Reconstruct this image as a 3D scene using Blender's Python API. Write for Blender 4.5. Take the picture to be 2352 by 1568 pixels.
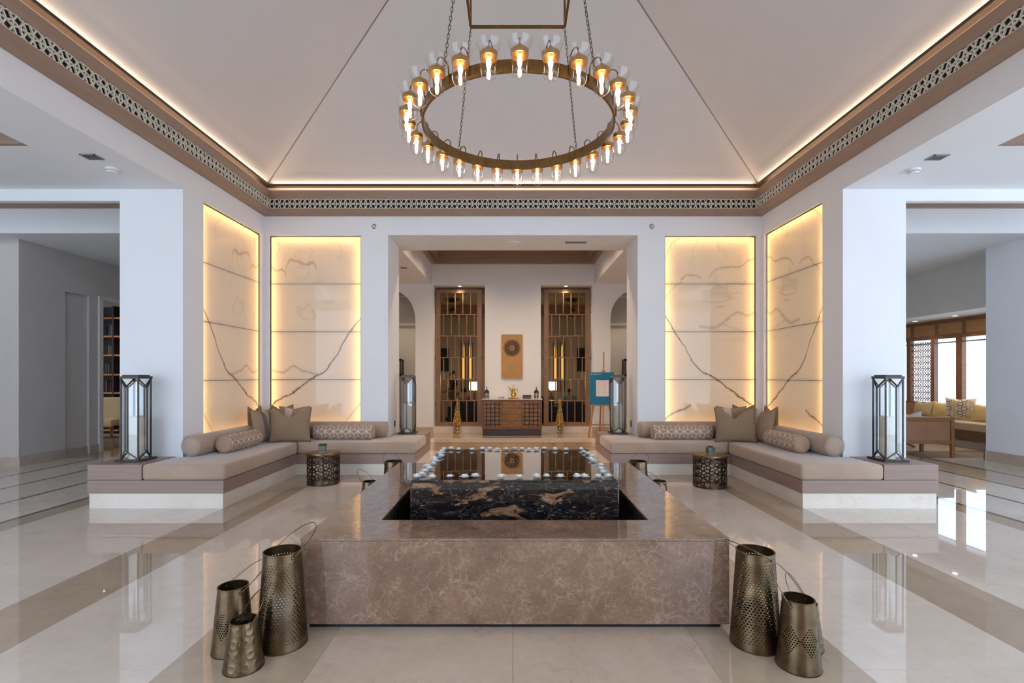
import bpy, bmesh, math, random
from mathutils import Vector, Matrix, noise as mnoise
random.seed(7)
PI = math.pi
for o in list(bpy.data.objects):
    bpy.data.objects.remove(o, do_unlink=True)
SC = bpy.context.scene
COL = SC.collection

# ------------------------------------------------------------------ camera
F = 1135.0                                   # focal length in pixels of a 2352 px wide frame
cam = bpy.data.cameras.new('camera')
cam.sensor_width = 36.0
cam.lens = 36.0 * F / 2352.0
cam.shift_x = -2.0 / 2352.0
cam.shift_y = 78.0 / 2352.0
cam.clip_start = 0.05
cam.clip_end = 200
cam_o = bpy.data.objects.new('camera', cam)
COL.objects.link(cam_o)
cam_o.location = (0, 0, 1.4)
cam_o.rotation_euler = (PI / 2, 0, 0)
SC.camera = cam_o

# ------------------------------------------------------------------ world, daylight, exposure
EXPOSURE = 0.44
SKY = 2.8
CHANDELIER = 28.0
COVE = 7.0
COVE_BACK = 8.0
ONYX = 3.6
ONYX_SHEET = 3.9
vs = SC.view_settings
vs.view_transform = 'Standard'
vs.look = 'None'
vs.exposure = EXPOSURE
vs.gamma = 1.0
vs.use_curve_mapping = False
cy = SC.cycles
cy.use_denoising = True
cy.max_bounces = 6
cy.diffuse_bounces = 4
cy.glossy_bounces = 3
cy.transmission_bounces = 3
cy.transparent_max_bounces = 16
cy.use_adaptive_sampling = True
cy.adaptive_threshold = 0.09
cy.use_light_tree = False
cy.adaptive_min_samples = 16
cy.sample_clamp_indirect = 6.0
cy.caustics_reflective = False
cy.caustics_refractive = False
cy.blur_glossy = 0.6

world = bpy.data.worlds.new('daylight')
SC.world = world
world.use_nodes = True
wn = world.node_tree
bgn = wn.nodes['Background']
bgn.inputs['Color'].default_value = (0.64, 0.80, 1.0, 1)
bgn.inputs['Strength'].default_value = SKY

def area(name, loc, target, sx, sy, power, color, portal=False, spread=None):
    l = bpy.data.lights.new(name, 'AREA')
    l.shape = 'RECTANGLE'
    l.size = sx
    l.size_y = sy
    l.energy = power
    l.color = color
    if spread:
        l.spread = spread
    if portal:
        l.cycles.is_portal = True
    o = bpy.data.objects.new(name, l)
    COL.objects.link(o)
    o.location = loc
    d = Vector(target) - Vector(loc)
    o.rotation_euler = d.to_track_quat('-Z', 'Y').to_euler()
    return o

# the glazed entrance front behind the camera and the lounge windows let the sky in
area('entrance_portal', (0, -1.2, 2.2), (0, 5, 2.2), 17.0, 4.4, 1, (1, 1, 1), portal=True)
area('lounge_window_portal', (9.75, 10.4, 1.5), (5, 10.4, 1.5), 4.6, 1.6, 1, (1, 1, 1), portal=True)
area('terrace_portal', (8.0, 2.0, 1.8), (0, 2.0, 1.8), 6.0, 3.4, 1, (1, 1, 1), portal=True)

# ------------------------------------------------------------------ mesh helpers
class MB:
    def __init__(s):
        s.v, s.f, s.uv = [], [], {}
    def add(s, vs_, fs, uvs=None):
        b = len(s.v)
        s.v += [tuple(p) for p in vs_]
        s.f += [tuple(i + b for i in f) for f in fs]
        if uvs:
            for i, u in enumerate(uvs):
                s.uv[b + i] = u
        return s
    def box(s, x0, x1, y0, y1, z0, z1):
        v = [(x0, y0, z0), (x1, y0, z0), (x1, y1, z0), (x0, y1, z0), (x0, y0, z1), (x1, y0, z1), (x1, y1, z1), (x0, y1, z1)]
        return s.add(v, [(0, 3, 2, 1), (4, 5, 6, 7), (0, 1, 5, 4), (1, 2, 6, 5), (2, 3, 7, 6), (3, 0, 4, 7)])
    def prism(s, poly, z0, z1, cap=True):
        n = len(poly)
        v = [(x, y, z0) for x, y in poly] + [(x, y, z1) for x, y in poly]
        f = [(i, (i + 1) % n, n + (i + 1) % n, n + i) for i in range(n)]
        if cap:
            f += [tuple(range(n - 1, -1, -1)), tuple(range(n, 2 * n))]
        return s.add(v, f)
    def bar(s, p, q, w, h=None, up=(0, 0, 1)):
        h = h or w
        p, q, up = Vector(p), Vector(q), Vector(up)
        d = (q - p).normalized()
        sd = d.cross(up)
        if sd.length < 1e-4:
            sd = d.cross(Vector((1, 0, 0)))
            if sd.length < 1e-4:
                sd = d.cross(Vector((0, 1, 0)))
        sd.normalize()
        u = sd.cross(d).normalized()
        a, b = sd * w / 2, u * h / 2
        v = [p - a - b, p + a - b, p + a + b, p - a + b, q - a - b, q + a - b, q + a + b, q - a + b]
        return s.add(v, [(0, 3, 2, 1), (4, 5, 6, 7), (0, 1, 5, 4), (1, 2, 6, 5), (2, 3, 7, 6), (3, 0, 4, 7)])
    def tube(s, pts, r, n=8, closed=False, radii=None):
        pts = [Vector(p) for p in pts]
        m = len(pts)
        rings = []
        prev = None
        for i, p in enumerate(pts):
            if closed:
                t = pts[(i + 1) % m] - pts[i - 1]
            else:
                t = pts[min(i + 1, m - 1)] - pts[max(i - 1, 0)]
            t.normalize()
            if prev is None:
                a = t.cross(Vector((0, 0, 1)))
                if a.length < 1e-3:
                    a = t.cross(Vector((1, 0, 0)))
            else:
                a = prev - t * prev.dot(t)
            a.normalize()
            prev = a
            b = t.cross(a)
            rr = radii[i] if radii else r
            rings.append([p + (a * math.cos(2 * PI * k / n) + b * math.sin(2 * PI * k / n)) * rr for k in range(n)])
        v = [q for ring in rings for q in ring]
        f = []
        for i in range(m if closed else m - 1):
            j = (i + 1) % m
            for k in range(n):
                f.append((i * n + k, i * n + (k + 1) % n, j * n + (k + 1) % n, j * n + k))
        if not closed:
            f += [tuple(range(n - 1, -1, -1)), tuple((m - 1) * n + k for k in range(n))]
        return s.add(v, f)
    def lathe(s, prof, n=24, c=(0, 0, 0), a0=0.0):
        v, idx = [], []
        for r, z in prof:
            if r < 1e-6:
                idx.append([len(v)])
                v.append((c[0], c[1], c[2] + z))
            else:
                idx.append(list(range(len(v), len(v) + n)))
                v += [(c[0] + r * math.cos(a0 + 2 * PI * k / n), c[1] + r * math.sin(a0 + 2 * PI * k / n), c[2] + z) for k in range(n)]
        f = []
        for A, B in zip(idx, idx[1:]):
            for k in range(n):
                k2 = (k + 1) % n
                if len(A) == 1 and len(B) == 1:
                    continue
                if len(A) == 1:
                    f.append((A[0], B[k2], B[k]))
                elif len(B) == 1:
                    f.append((A[k], A[k2], B[0]))
                else:
                    f.append((A[k], A[k2], B[k2], B[k]))
        return s.add(v, f)
    def grid(s, fn, nu, nv, wrap=False):
        v, uv = [], []
        cu = nu if wrap else nu + 1
        for j in range(nv + 1):
            for i in range(cu):
                v.append(fn(i / nu, j / nv))
                uv.append((i / nu, j / nv))
        f = []
        for j in range(nv):
            for i in range(nu):
                i2 = (i + 1) % cu
                f.append((j * cu + i, j * cu + i2, (j + 1) * cu + i2, (j + 1) * cu + i))
        return s.add(v, f, uv)
    def ball(s, c, r, nu=12, nv=8, sc=(1, 1, 1)):
        prof = [(r * math.sin(PI * j / nv), -r * math.cos(PI * j / nv)) for j in range(nv + 1)]
        b = len(s.v)
        s.lathe([(max(p[0], 0) if 0 < j < nv else 0, p[1]) for j, p in enumerate(prof)], nu)
        for i in range(b, len(s.v)):
            x, y, z = s.v[i]
            s.v[i] = (x * sc[0] + c[0], y * sc[1] + c[1], z * sc[2] + c[2])
        return s
    def xform(s, fn):
        s.v = [tuple(fn(*p)) for p in s.v]
        return s
    def mesh(s, name, material, smooth=False, angle=40, recalc=True, weld=False):
        me = bpy.data.meshes.new(name)
        me.from_pydata(s.v, [], s.f)
        if s.uv:
            lay = me.uv_layers.new(name='UVMap')
            for l in me.loops:
                lay.data[l.index].uv = s.uv.get(l.vertex_index, (0, 0))
        if recalc or weld:
            bm = bmesh.new()
            bm.from_mesh(me)
            if weld:
                bmesh.ops.remove_doubles(bm, verts=bm.verts, dist=1e-5)
            if recalc:
                bmesh.ops.recalc_face_normals(bm, faces=bm.faces)
            bm.to_mesh(me)
            bm.free()
        if smooth:
            me.polygons.foreach_set('use_smooth', [True] * len(me.polygons))
            if angle < 180:
                me.set_sharp_from_angle(angle=math.radians(angle))
        if material:
            me.materials.append(material)
        return me
    def build(s, name, material, parent=None, smooth=False, bevel=0, seg=2, angle=40, recalc=True, weld=False, loc=None):
        me = s.mesh(name, material, smooth, angle, recalc, weld)
        return link(name, me, parent, bevel, seg, loc)

def link(name, me, parent=None, bevel=0, seg=2, loc=None):
    o = bpy.data.objects.new(name, me)
    COL.objects.link(o)
    if parent:
        o.parent = parent
    if loc:
        o.location = loc
    if bevel:
        m = o.modifiers.new('bevel', 'BEVEL')
        m.width = bevel
        m.segments = seg
        m.limit_method = 'ANGLE'
        m.angle_limit = math.radians(30)
        m.harden_normals = False
    return o

def tag(o, label=None, cat=None, group=None, kind=None):
    if label: o['label'] = label
    if cat: o['category'] = cat
    if group: o['group'] = group
    if kind: o['kind'] = kind
    return o

def thing(name, label, cat, loc=(0, 0, 0), rotz=0, group=None, kind=None):
    o = bpy.data.objects.new(name, None)
    o.empty_display_size = 0.1
    COL.objects.link(o)
    o.location = loc
    o.rotation_euler = (0, 0, rotz)
    return tag(o, label, cat, group, kind)

def dup(root, loc=None, rotz=None, label=None, parent=None):
    c = root.copy()
    COL.objects.link(c)
    if parent is not None:
        c.parent = parent
    if loc is not None:
        c.location = loc
    if rotz is not None:
        c.rotation_euler = (0, 0, rotz)
    if label:
        c['label'] = label
    for ch in list(root.children):
        dup(ch, parent=c)
    return c

ORD = ['first', 'second', 'third', 'fourth', 'fifth', 'sixth', 'seventh', 'eighth', 'ninth', 'tenth', 'eleventh', 'twelfth',
       'thirteenth', 'fourteenth', 'fifteenth', 'sixteenth', 'seventeenth', 'eighteenth', 'nineteenth', 'twentieth']

# ------------------------------------------------------------------ materials
def nodes(name):
    m = bpy.data.materials.new(name)
    m.use_nodes = True
    nt = m.node_tree
    return m, nt, nt.nodes['Principled BSDF'], nt.nodes['Material Output']

def N(nt, t, **kw):
    n = nt.nodes.new(t)
    for k, v in kw.items():
        if k.startswith('i_'):
            n.inputs[k[2:].replace('_', ' ')].default_value = v
        else:
            setattr(n, k, v)
    return n

def math_n(nt, op, a, b=None, c=None):
    n = nt.nodes.new('ShaderNodeMath')
    n.operation = op
    for i, x in enumerate((a, b, c)):
        if x is None:
            continue
        if isinstance(x, (int, float)):
            n.inputs[i].default_value = x
        else:
            nt.links.new(x, n.inputs[i])
    return n.outputs[0]

def ramp(nt, fac, stops):
    n = nt.nodes.new('ShaderNodeValToRGB')
    e = n.color_ramp.elements
    while len(e) < len(stops):
        e.new(0.5)
    for k, (p, c) in zip(e, stops):
        k.position = p
        k.color = (c[0], c[1], c[2], 1) if len(c) == 3 else c
    nt.links.new(fac, n.inputs[0])
    return n.outputs[0]

def mix(nt, fac, a, b, mode='MIX'):
    n = nt.nodes.new('ShaderNodeMixRGB')
    n.blend_type = mode
    for i, x in enumerate((fac, a, b)):
        if isinstance(x, (int, float)):
            n.inputs[i].default_value = x
        elif isinstance(x, tuple):
            n.inputs[i].default_value = (x[0], x[1], x[2], 1)
        else:
            nt.links.new(x, n.inputs[i])
    return n.outputs[0]

def srgb(r, g, b):
    return tuple(((c / 255) / 12.92 if c / 255 <= 0.04045 else ((c / 255 + 0.055) / 1.055) ** 2.4) for c in (r, g, b))

def coords(nt, kind='Object', scale=None):
    if kind == 'World':
        out = nt.nodes.new('ShaderNodeNewGeometry').outputs['Position']
    else:
        out = nt.nodes.new('ShaderNodeTexCoord').outputs[kind]
    if scale:
        mp = nt.nodes.new('ShaderNodeMapping')
        mp.inputs['Scale'].default_value = scale
        nt.links.new(out, mp.inputs['Vector'])
        out = mp.outputs[0]
    return out

def noise_n(nt, vec, scale, detail=4, rough=0.55, dist=0.0):
    n = N(nt, 'ShaderNodeTexNoise')
    n.inputs['Scale'].default_value = scale
    n.inputs['Detail'].default_value = detail
    n.inputs['Roughness'].default_value = rough
    n.inputs['Distortion'].default_value = dist
    nt.links.new(vec, n.inputs['Vector'])
    return n.outputs['Fac']

def bump_n(nt, h, strength, dist, bsdf):
    b = nt.nodes.new('ShaderNodeBump')
    b.inputs['Strength'].default_value = strength
    b.inputs['Distance'].default_value = dist
    nt.links.new(h, b.inputs['Height'])
    nt.links.new(b.outputs[0], bsdf.inputs['Normal'])

def M(name, c, c2=None, scale=6.0, rough=0.5, metal=0.0, ior=1.5, bump=0.0, bscale=None, coord='Object', stretch=None, coat=0.0, sheen=0.0, rvar=0.0):
    m, nt, b, out = nodes(name)
    c2 = c2 or tuple(x * 0.88 for x in c)
    vec = coords(nt, coord, stretch)
    n = noise_n(nt, vec, scale, 5)
    nt.links.new(ramp(nt, n, [(0.3, c2), (0.7, c)]), b.inputs['Base Color'])
    b.inputs['Roughness'].default_value = rough
    if rvar:
        r = N(nt, 'ShaderNodeMapRange')
        r.inputs['To Min'].default_value = max(rough - rvar, 0.02)
        r.inputs['To Max'].default_value = rough + rvar
        nt.links.new(n, r.inputs['Value'])
        nt.links.new(r.outputs[0], b.inputs['Roughness'])
    b.inputs['Metallic'].default_value = metal
    b.inputs['IOR'].default_value = ior
    b.inputs['Coat Weight'].default_value = coat
    b.inputs['Coat Roughness'].default_value = 0.04
    b.inputs['Sheen Weight'].default_value = sheen
    if bump:
        bump_n(nt, noise_n(nt, vec, bscale or scale * 8, 3), bump, 0.004, b)
    return m

def EM(name, c, strength):
    m, nt, b, out = nodes(name)
    n = noise_n(nt, coords(nt), 3.0, 1)
    nt.links.new(ramp(nt, n, [(0.0, tuple(x * 0.97 for x in c)), (1.0, c)]), b.inputs['Emission Color'])
    b.inputs['Emission Strength'].default_value = strength
    b.inputs['Base Color'].default_value = (*c, 1)
    return m

def GLASS(name, tint=(0.97, 0.99, 1.0), boost=1.0, rough=0.0, ior=1.5, ripple=0.0, rscale=8.0):
    m, nt, b, out = nodes(name)
    nt.nodes.remove(b)
    t = N(nt, 'ShaderNodeBsdfTransparent')
    t.inputs[0].default_value = (*tint, 1)
    g = N(nt, 'ShaderNodeBsdfGlossy')
    g.inputs['Roughness'].default_value = rough
    fr = N(nt, 'ShaderNodeLayerWeight')
    fr.inputs['Blend'].default_value = 0.5
    f0 = ((ior - 1) / (ior + 1)) ** 2
    if ripple:
        bp = nt.nodes.new('ShaderNodeBump')
        bp.inputs['Strength'].default_value = ripple
        bp.inputs['Distance'].default_value = 0.01
        nt.links.new(noise_n(nt, coords(nt, 'Object', (1.0, 0.5, 1)), rscale, 2), bp.inputs['Height'])
        nt.links.new(bp.outputs[0], g.inputs['Normal'])
    f = math_n(nt, 'POWER', fr.outputs['Facing'], 5.0)
    f = math_n(nt, 'MULTIPLY_ADD', f, 1 - f0, f0)
    f = math_n(nt, 'MINIMUM', math_n(nt, 'MULTIPLY', f, boost), 1.0)
    mx = N(nt, 'ShaderNodeMixShader')
    nt.links.new(f, mx.inputs[0])
    nt.links.new(t.outputs[0], mx.inputs[1])
    nt.links.new(g.outputs[0], mx.inputs[2])
    nt.links.new(mx.outputs[0], out.inputs['Surface'])
    return m

def MARBLE(name, base, dark, vein, rough=0.05, scale=1.0, vein_w=0.035, vein_amt=0.5, ior=1.55, mottle=0.5, coord='World', tint_var=0.06, stretch=None, coat=0.0, crackle=0.0):
    m, nt, b, out = nodes(name)
    vec = coords(nt, coord, stretch)
    n1 = noise_n(nt, vec, 1.3 * scale, 6, 0.6, 0.6)
    n2 = noise_n(nt, vec, 14 * scale, 5, 0.65, 0.3)
    col = ramp(nt, n1, [(0.3, dark), (0.68, base)])
    col = mix(nt, mottle * 0.5, col, ramp(nt, n2, [(0.35, dark), (0.65, tuple(min(1, x * 1.06) for x in base))]))
    n3 = noise_n(nt, vec, 2.6 * scale, 7, 0.62, 1.2)
    v = math_n(nt, 'ABSOLUTE', math_n(nt, 'SUBTRACT', n3, 0.5))
    n5 = noise_n(nt, vec, 0.9 * scale, 3)
    line = ramp(nt, v, [(0.0, (1, 1, 1)), (vein_w, (0, 0, 0))])
    line = mix(nt, 1.0, line, ramp(nt, n5, [(0.45, (0, 0, 0)), (0.62, (1, 1, 1))]), 'MULTIPLY')
    line = mix(nt, 1.0, line, (vein_amt, vein_amt, vein_amt), 'MULTIPLY')
    col = mix(nt, line, col, vein)
    if crackle:
        nz = N(nt, 'ShaderNodeTexNoise')
        nz.inputs['Scale'].default_value = 5.0
        nz.inputs['Detail'].default_value = 6
        nt.links.new(vec, nz.inputs['Vector'])
        dv = N(nt, 'ShaderNodeMixRGB', blend_type='ADD')
        dv.inputs[0].default_value = 0.30
        nt.links.new(vec, dv.inputs[1])
        nt.links.new(nz.outputs['Color'], dv.inputs[2])
        tot = None
        for sc_, wd_ in ((13.0, 0.05), (34.0, 0.07)):
            vo = N(nt, 'ShaderNodeTexVoronoi', feature='DISTANCE_TO_EDGE')
            vo.inputs['Scale'].default_value = sc_
            nt.links.new(dv.outputs[0], vo.inputs['Vector'])
            ms_ = ramp(nt, noise_n(nt, vec, sc_ * 0.45, 4, 0.6), [(0.46, (0, 0, 0)), (0.66, (1, 1, 1))])
            l_ = mix(nt, 1.0, ramp(nt, vo.outputs['Distance'], [(0.0, (1, 1, 1)), (wd_ * .30, (.30, .30, .30)), (wd_ * 1.8, (0, 0, 0))]), ms_, 'MULTIPLY')
            tot = l_ if tot is None else mix(nt, 1.0, tot, l_, 'ADD')
        col = mix(nt, mix(nt, 1.0, tot, (crackle, crackle, crackle), 'MULTIPLY'), col, vein)
    if tint_var:
        oi = nt.nodes.new('ShaderNodeObjectInfo')
        mr = N(nt, 'ShaderNodeMapRange')
        mr.inputs['To Min'].default_value = 1 - tint_var
        mr.inputs['To Max'].default_value = 1 + tint_var * 0.5
        nt.links.new(oi.outputs['Random'], mr.inputs['Value'])
        hsv = nt.nodes.new('ShaderNodeHueSaturation')
        nt.links.new(mr.outputs[0], hsv.inputs['Value'])
        nt.links.new(col, hsv.inputs['Color'])
        col = hsv.outputs[0]
    nt.links.new(col, b.inputs['Base Color'])
    b.inputs['Roughness'].default_value = rough
    b.inputs['IOR'].default_value = ior
    b.inputs['Coat Weight'].default_value = coat
    b.inputs['Coat Roughness'].default_value = 0.02
    return m

def WOOD(name, c, c2, rough=0.4, grain=(1.5, 30, 30), scale=1.0, coat=0.0):
    m, nt, b, out = nodes(name)
    vec = coords(nt, 'Object', grain)
    n = noise_n(nt, vec, scale, 6, 0.6, 0.4)
    nt.links.new(ramp(nt, n, [(0.3, c2), (0.7, c)]), b.inputs['Base Color'])
    b.inputs['Roughness'].default_value = rough
    b.inputs['Coat Weight'].default_value = coat
    bump_n(nt, n, 0.12, 0.002, b)
    return m

def FABRIC(name, c, c2=None, weave=500, rough=0.9, patches=3.0, sheen=0.15):
    m, nt, b, out = nodes(name)
    c2 = c2 or tuple(x * 0.82 for x in c)
    vec = coords(nt)
    n = noise_n(nt, vec, patches, 4, 0.6)
    w = noise_n(nt, vec, weave, 2, 0.5)
    col = ramp(nt, n, [(0.32, c2), (0.68, c)])
    col = mix(nt, 0.25, col, ramp(nt, w, [(0.35, tuple(x * 0.7 for x in c)), (0.65, tuple(min(1, x * 1.2) for x in c))]))
    nt.links.new(col, b.inputs['Base Color'])
    b.inputs['Roughness'].default_value = rough
    b.inputs['Sheen Weight'].default_value = sheen
    bump_n(nt, w, 0.15, 0.002, b)
    return m

def STRIPE(name, base, bands):
    """bands: list of (u0, u1, colour) across the UV width of a pillow face"""
    m, nt, b, out = nodes(name)
    u = N(nt, 'ShaderNodeSeparateXYZ')
    nt.links.new(coords(nt, 'UV'), u.inputs[0])
    st = [(0.0, base)]
    for u0, u1, c in bands:
        st += [(u0, c), (u1, base)]
    r = nt.nodes.new('ShaderNodeValToRGB')
    r.color_ramp.interpolation = 'CONSTANT'
    e = r.color_ramp.elements
    while len(e) < len(st):
        e.new(0.5)
    for k, (p, c) in zip(e, st):
        k.position = p
        k.color = (*c, 1)
    nt.links.new(u.outputs[0], r.inputs[0])
    w = noise_n(nt, coords(nt), 400, 2)
    nt.links.new(mix(nt, 0.2, r.outputs[0], ramp(nt, w, [(0.35, tuple(x * 0.7 for x in base)), (0.65, base)])), b.inputs['Base Color'])
    b.inputs['Roughness'].default_value = 0.9
    bump_n(nt, w, 0.15, 0.002, b)
    return m

def ONYX_MAT(name, seed, curves, cloud=0.5, base=(0.92, 0.83, 0.74)):
    """UV: u = metres from the room corner, v = metres above the floor"""
    m, nt, b, out = nodes(name)
    nt.nodes.remove(b)
    uv = coords(nt, 'UV')
    off = nt.nodes.new('ShaderNodeMapping')
    off.inputs['Location'].default_value = (seed * 3.7, seed * 1.9, seed)
    nt.links.new(uv, off.inputs['Vector'])
    vec = off.outputs[0]
    sep = N(nt, 'ShaderNodeSeparateXYZ')
    nt.links.new(uv, sep.inputs[0])
    w1 = math_n(nt, 'MULTIPLY', math_n(nt, 'SUBTRACT', noise_n(nt, vec, 3.0, 4), 0.5), 0.16)
    w2 = math_n(nt, 'MULTIPLY', math_n(nt, 'SUBTRACT', noise_n(nt, vec, 14.0, 3), 0.5), 0.05)
    vv = math_n(nt, 'ADD', math_n(nt, 'ADD', sep.outputs[1], w1), w2)
    uu = math_n(nt, 'MULTIPLY', sep.outputs[0], 1 / 1.42)
    # mottled body
    n1 = noise_n(nt, vec, 1.1, 4, 0.55, 0.5)
    col = ramp(nt, n1, [(0.3, tuple(x * 0.93 for x in base)), (0.7, base)])
    # smoky contour clouds
    n2 = noise_n(nt, vec, 1.15, 5, 0.5, 0.8)
    d = math_n(nt, 'SUBTRACT', n2, 0.52)
    soft = ramp(nt, math_n(nt, 'ADD', math_n(nt, 'MULTIPLY', d, 5.0), 0.5), [(0.42, (0, 0, 0)), (0.5, (1, 1, 1)), (0.68, (0, 0, 0))])
    msk = ramp(nt, noise_n(nt, vec, 0.8, 2), [(0.42, (0, 0, 0)), (0.6, (1, 1, 1))])
    hi = N(nt, 'ShaderNodeMapRange')
    hi.inputs['From Min'].default_value = 1.75
    hi.inputs['From Max'].default_value = 2.1
    nt.links.new(sep.outputs[1], hi.inputs['Value'])
    soft = mix(nt, 1.0, mix(nt, 1.0, soft, msk, 'MULTIPLY'), hi.outputs[0], 'MULTIPLY')
    col = mix(nt, mix(nt, 1.0, soft, (cloud, cloud, cloud), 'MULTIPLY'), col, (0.42, 0.33, 0.27))
    # veins
    for pts, width, amt, vc in curves:
        fc = nt.nodes.new('ShaderNodeFloatCurve')
        cu = fc.mapping.curves[0]
        while len(cu.points) < len(pts):
            cu.points.new(0.5, 0.5)
        for k, (pu, pz) in zip(cu.points, pts):
            k.location = (pu / 1.42, pz / 4.0)
            k.handle_type = 'AUTO'
        fc.mapping.update()
        nt.links.new(uu, fc.inputs['Value'])
        dz = math_n(nt, 'ABSOLUTE', math_n(nt, 'SUBTRACT', vv, math_n(nt, 'MULTIPLY', fc.outputs[0], 4.0)))
        ln = ramp(nt, dz, [(0.0, (1, 1, 1)), (width * 0.4, (0.85, 0.85, 0.85)), (width, (0.12, 0.12, 0.12)), (width * 3.2, (0, 0, 0))])
        u0, u1 = pts[0][0] / 1.42, pts[-1][0] / 1.42
        inside = math_n(nt, 'MULTIPLY', math_n(nt, 'GREATER_THAN', uu, u0 - 0.004), math_n(nt, 'LESS_THAN', uu, u1 + 0.004))
        ln = mix(nt, 1.0, ln, math_n(nt, 'MULTIPLY', inside, amt), 'MULTIPLY')
        col = mix(nt, ln, col, vc)
    dif = N(nt, 'ShaderNodeBsdfDiffuse')
    nt.links.new(col, dif.inputs[0])
    tr = N(nt, 'ShaderNodeBsdfTranslucent')
    nt.links.new(mix(nt, 1.0, col, (1.0, 0.90, 0.72), 'MULTIPLY'), tr.inputs[0])
    m1 = N(nt, 'ShaderNodeMixShader')
    m1.inputs[0].default_value = 0.5
    nt.links.new(dif.outputs[0], m1.inputs[1])
    nt.links.new(tr.outputs[0], m1.inputs[2])
    gl = N(nt, 'ShaderNodeBsdfGlossy')
    gl.inputs['Roughness'].default_value = 0.05
    fr = N(nt, 'ShaderNodeFresnel')
    fr.inputs['IOR'].default_value = 1.45
    m2 = N(nt, 'ShaderNodeMixShader')
    nt.links.new(fr.outputs[0], m2.inputs[0])
    nt.links.new(m1.outputs[0], m2.inputs[1])
    nt.links.new(gl.outputs[0], m2.inputs[2])
    nt.links.new(m2.outputs[0], out.inputs['Surface'])
    return m

def GRANITE(name):
    m, nt, b, out = nodes(name)
    mp = nt.nodes.new('ShaderNodeMapping')
    mp.inputs['Scale'].default_value = (1.0, 1.0, 2.4)
    mp.inputs['Rotation'].default_value = (0, 0.42, 0)
    nt.links.new(coords(nt, 'Object'), mp.inputs['Vector'])
    vec = mp.outputs[0]
    n1 = noise_n(nt, vec, 4.6, 6, 0.58, 0.7)
    n2 = noise_n(nt, vec, 12.0, 5, 0.6, 0.8)
    n3 = noise_n(nt, vec, 2.0, 3, 0.5, 0.5)
    col = ramp(nt, n2, [(0.35, (0.004, 0.0035, 0.004)), (0.7, (0.022, 0.018, 0.02))])
    brown = ramp(nt, n2, [(0.35, (0.09, 0.035, 0.015)), (0.65, (0.36, 0.20, 0.10))])
    k = ramp(nt, math_n(nt, 'ADD', math_n(nt, 'MULTIPLY', n1, 0.72), math_n(nt, 'MULTIPLY', n3, 0.28)), [(0.545, (0, 0, 0)), (0.575, (1, 1, 1))])
    col = mix(nt, k, col, brown)
    ln = math_n(nt, 'ABSOLUTE', math_n(nt, 'SUBTRACT', n1, 0.47))
    col = mix(nt, ramp(nt, ln, [(0.0, (0.28, 0.28, 0.28)), (0.010, (0, 0, 0))]), col, (0.34, 0.26, 0.18))
    n6 = noise_n(nt, vec, 30.0, 3, 0.6)
    sp = mix(nt, 1.0, ramp(nt, n6, [(0.60, (0, 0, 0)), (0.64, (1, 1, 1))]), ramp(nt, noise_n(nt, vec, 3.0, 4, 0.6, 1.0), [(0.5, (0, 0, 0)), (0.56, (1, 1, 1))]), 'MULTIPLY')
    col = mix(nt, sp, col, (0.36, 0.22, 0.12))
    nt.links.new(col, b.inputs['Base Color'])
    b.inputs['Roughness'].default_value = 0.04
    b.inputs['Coat Weight'].default_value = 0.6
    b.inputs['Coat Roughness'].default_value = 0.01
    return m

W_WALL = M('wall_paint', (0.83, 0.82, 0.83), (0.805, 0.795, 0.805), 2.0, 0.75, bump=0.05, bscale=220, coord='World')
W_WARM = M('corridor_paint', (0.72, 0.66, 0.60), (0.69, 0.63, 0.57), 2.0, 0.8, bump=0.05, bscale=220, coord='World')
W_AISLE = M('taupe_aisle_shaded', (0.60, 0.54, 0.50), (0.57, 0.51, 0.47), 2.0, 0.8, bump=0.05, bscale=220, coord='World')  # beige-taupe wall, its colour darkened to stand in for the aisle's weaker light
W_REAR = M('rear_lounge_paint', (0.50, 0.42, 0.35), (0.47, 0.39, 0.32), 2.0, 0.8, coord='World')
W_CEIL = M('ceiling_paint', (0.70, 0.675, 0.675), (0.68, 0.655, 0.655), 1.2, 0.75, coord='World')
W_SOFFIT = M('soffit_paint', (0.82, 0.82, 0.83), (0.80, 0.80, 0.81), 1.5, 0.8, coord='World')
TAUPE = WOOD('taupe_wood', srgb(162, 136, 118), srgb(149, 123, 106), 0.45, (2, 2, 40))
TAUPE_B = WOOD('bench_wood', srgb(160, 135, 124), srgb(146, 121, 110), 0.38, (1.2, 1.2, 60))
DARKBROWN = M('dark_brown_lacquer', srgb(70, 47, 34), srgb(58, 39, 28), 4, 0.45)
FRETDARK = M('fret_gap_shade', (0.02, 0.015, 0.012), (0.012, 0.01, 0.008), 4, 0.8)  # near-black colour stands in for shade inside the fretwork openings
FRET = M('ivory_fretwork', srgb(232, 224, 208), srgb(222, 213, 196), 9, 0.5)
CREAM = MARBLE('cream_marble', srgb(228, 213, 198), srgb(210, 193, 177), srgb(188, 170, 152), 0.025, 1.0, 0.02, 0.35, 1.72)
BEIGE = MARBLE('beige_marble', srgb(188, 166, 142), srgb(170, 147, 123), srgb(156, 130, 106), 0.025, 1.0, 0.02, 0.4, 1.72)
PINKISH = MARBLE('rose_beige_marble', srgb(203, 180, 158), srgb(189, 163, 141), srgb(166, 134, 110), 0.025, 1.4, 0.02, 0.55, 1.72)
DARKSTRIP = MARBLE('dark_marble_strip', srgb(92, 76, 66), srgb(70, 58, 50), srgb(120, 104, 92), 0.06, 2.0)
GROUT = M('grout', srgb(150, 135, 120), None, 20, 0.8, coord='World')
PLINTHM = MARBLE('plinth_marble', srgb(234, 224, 212), srgb(222, 210, 196), srgb(200, 182, 162), 0.08, 1.2, 0.02, 0.3, 1.5, coord='World')
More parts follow.
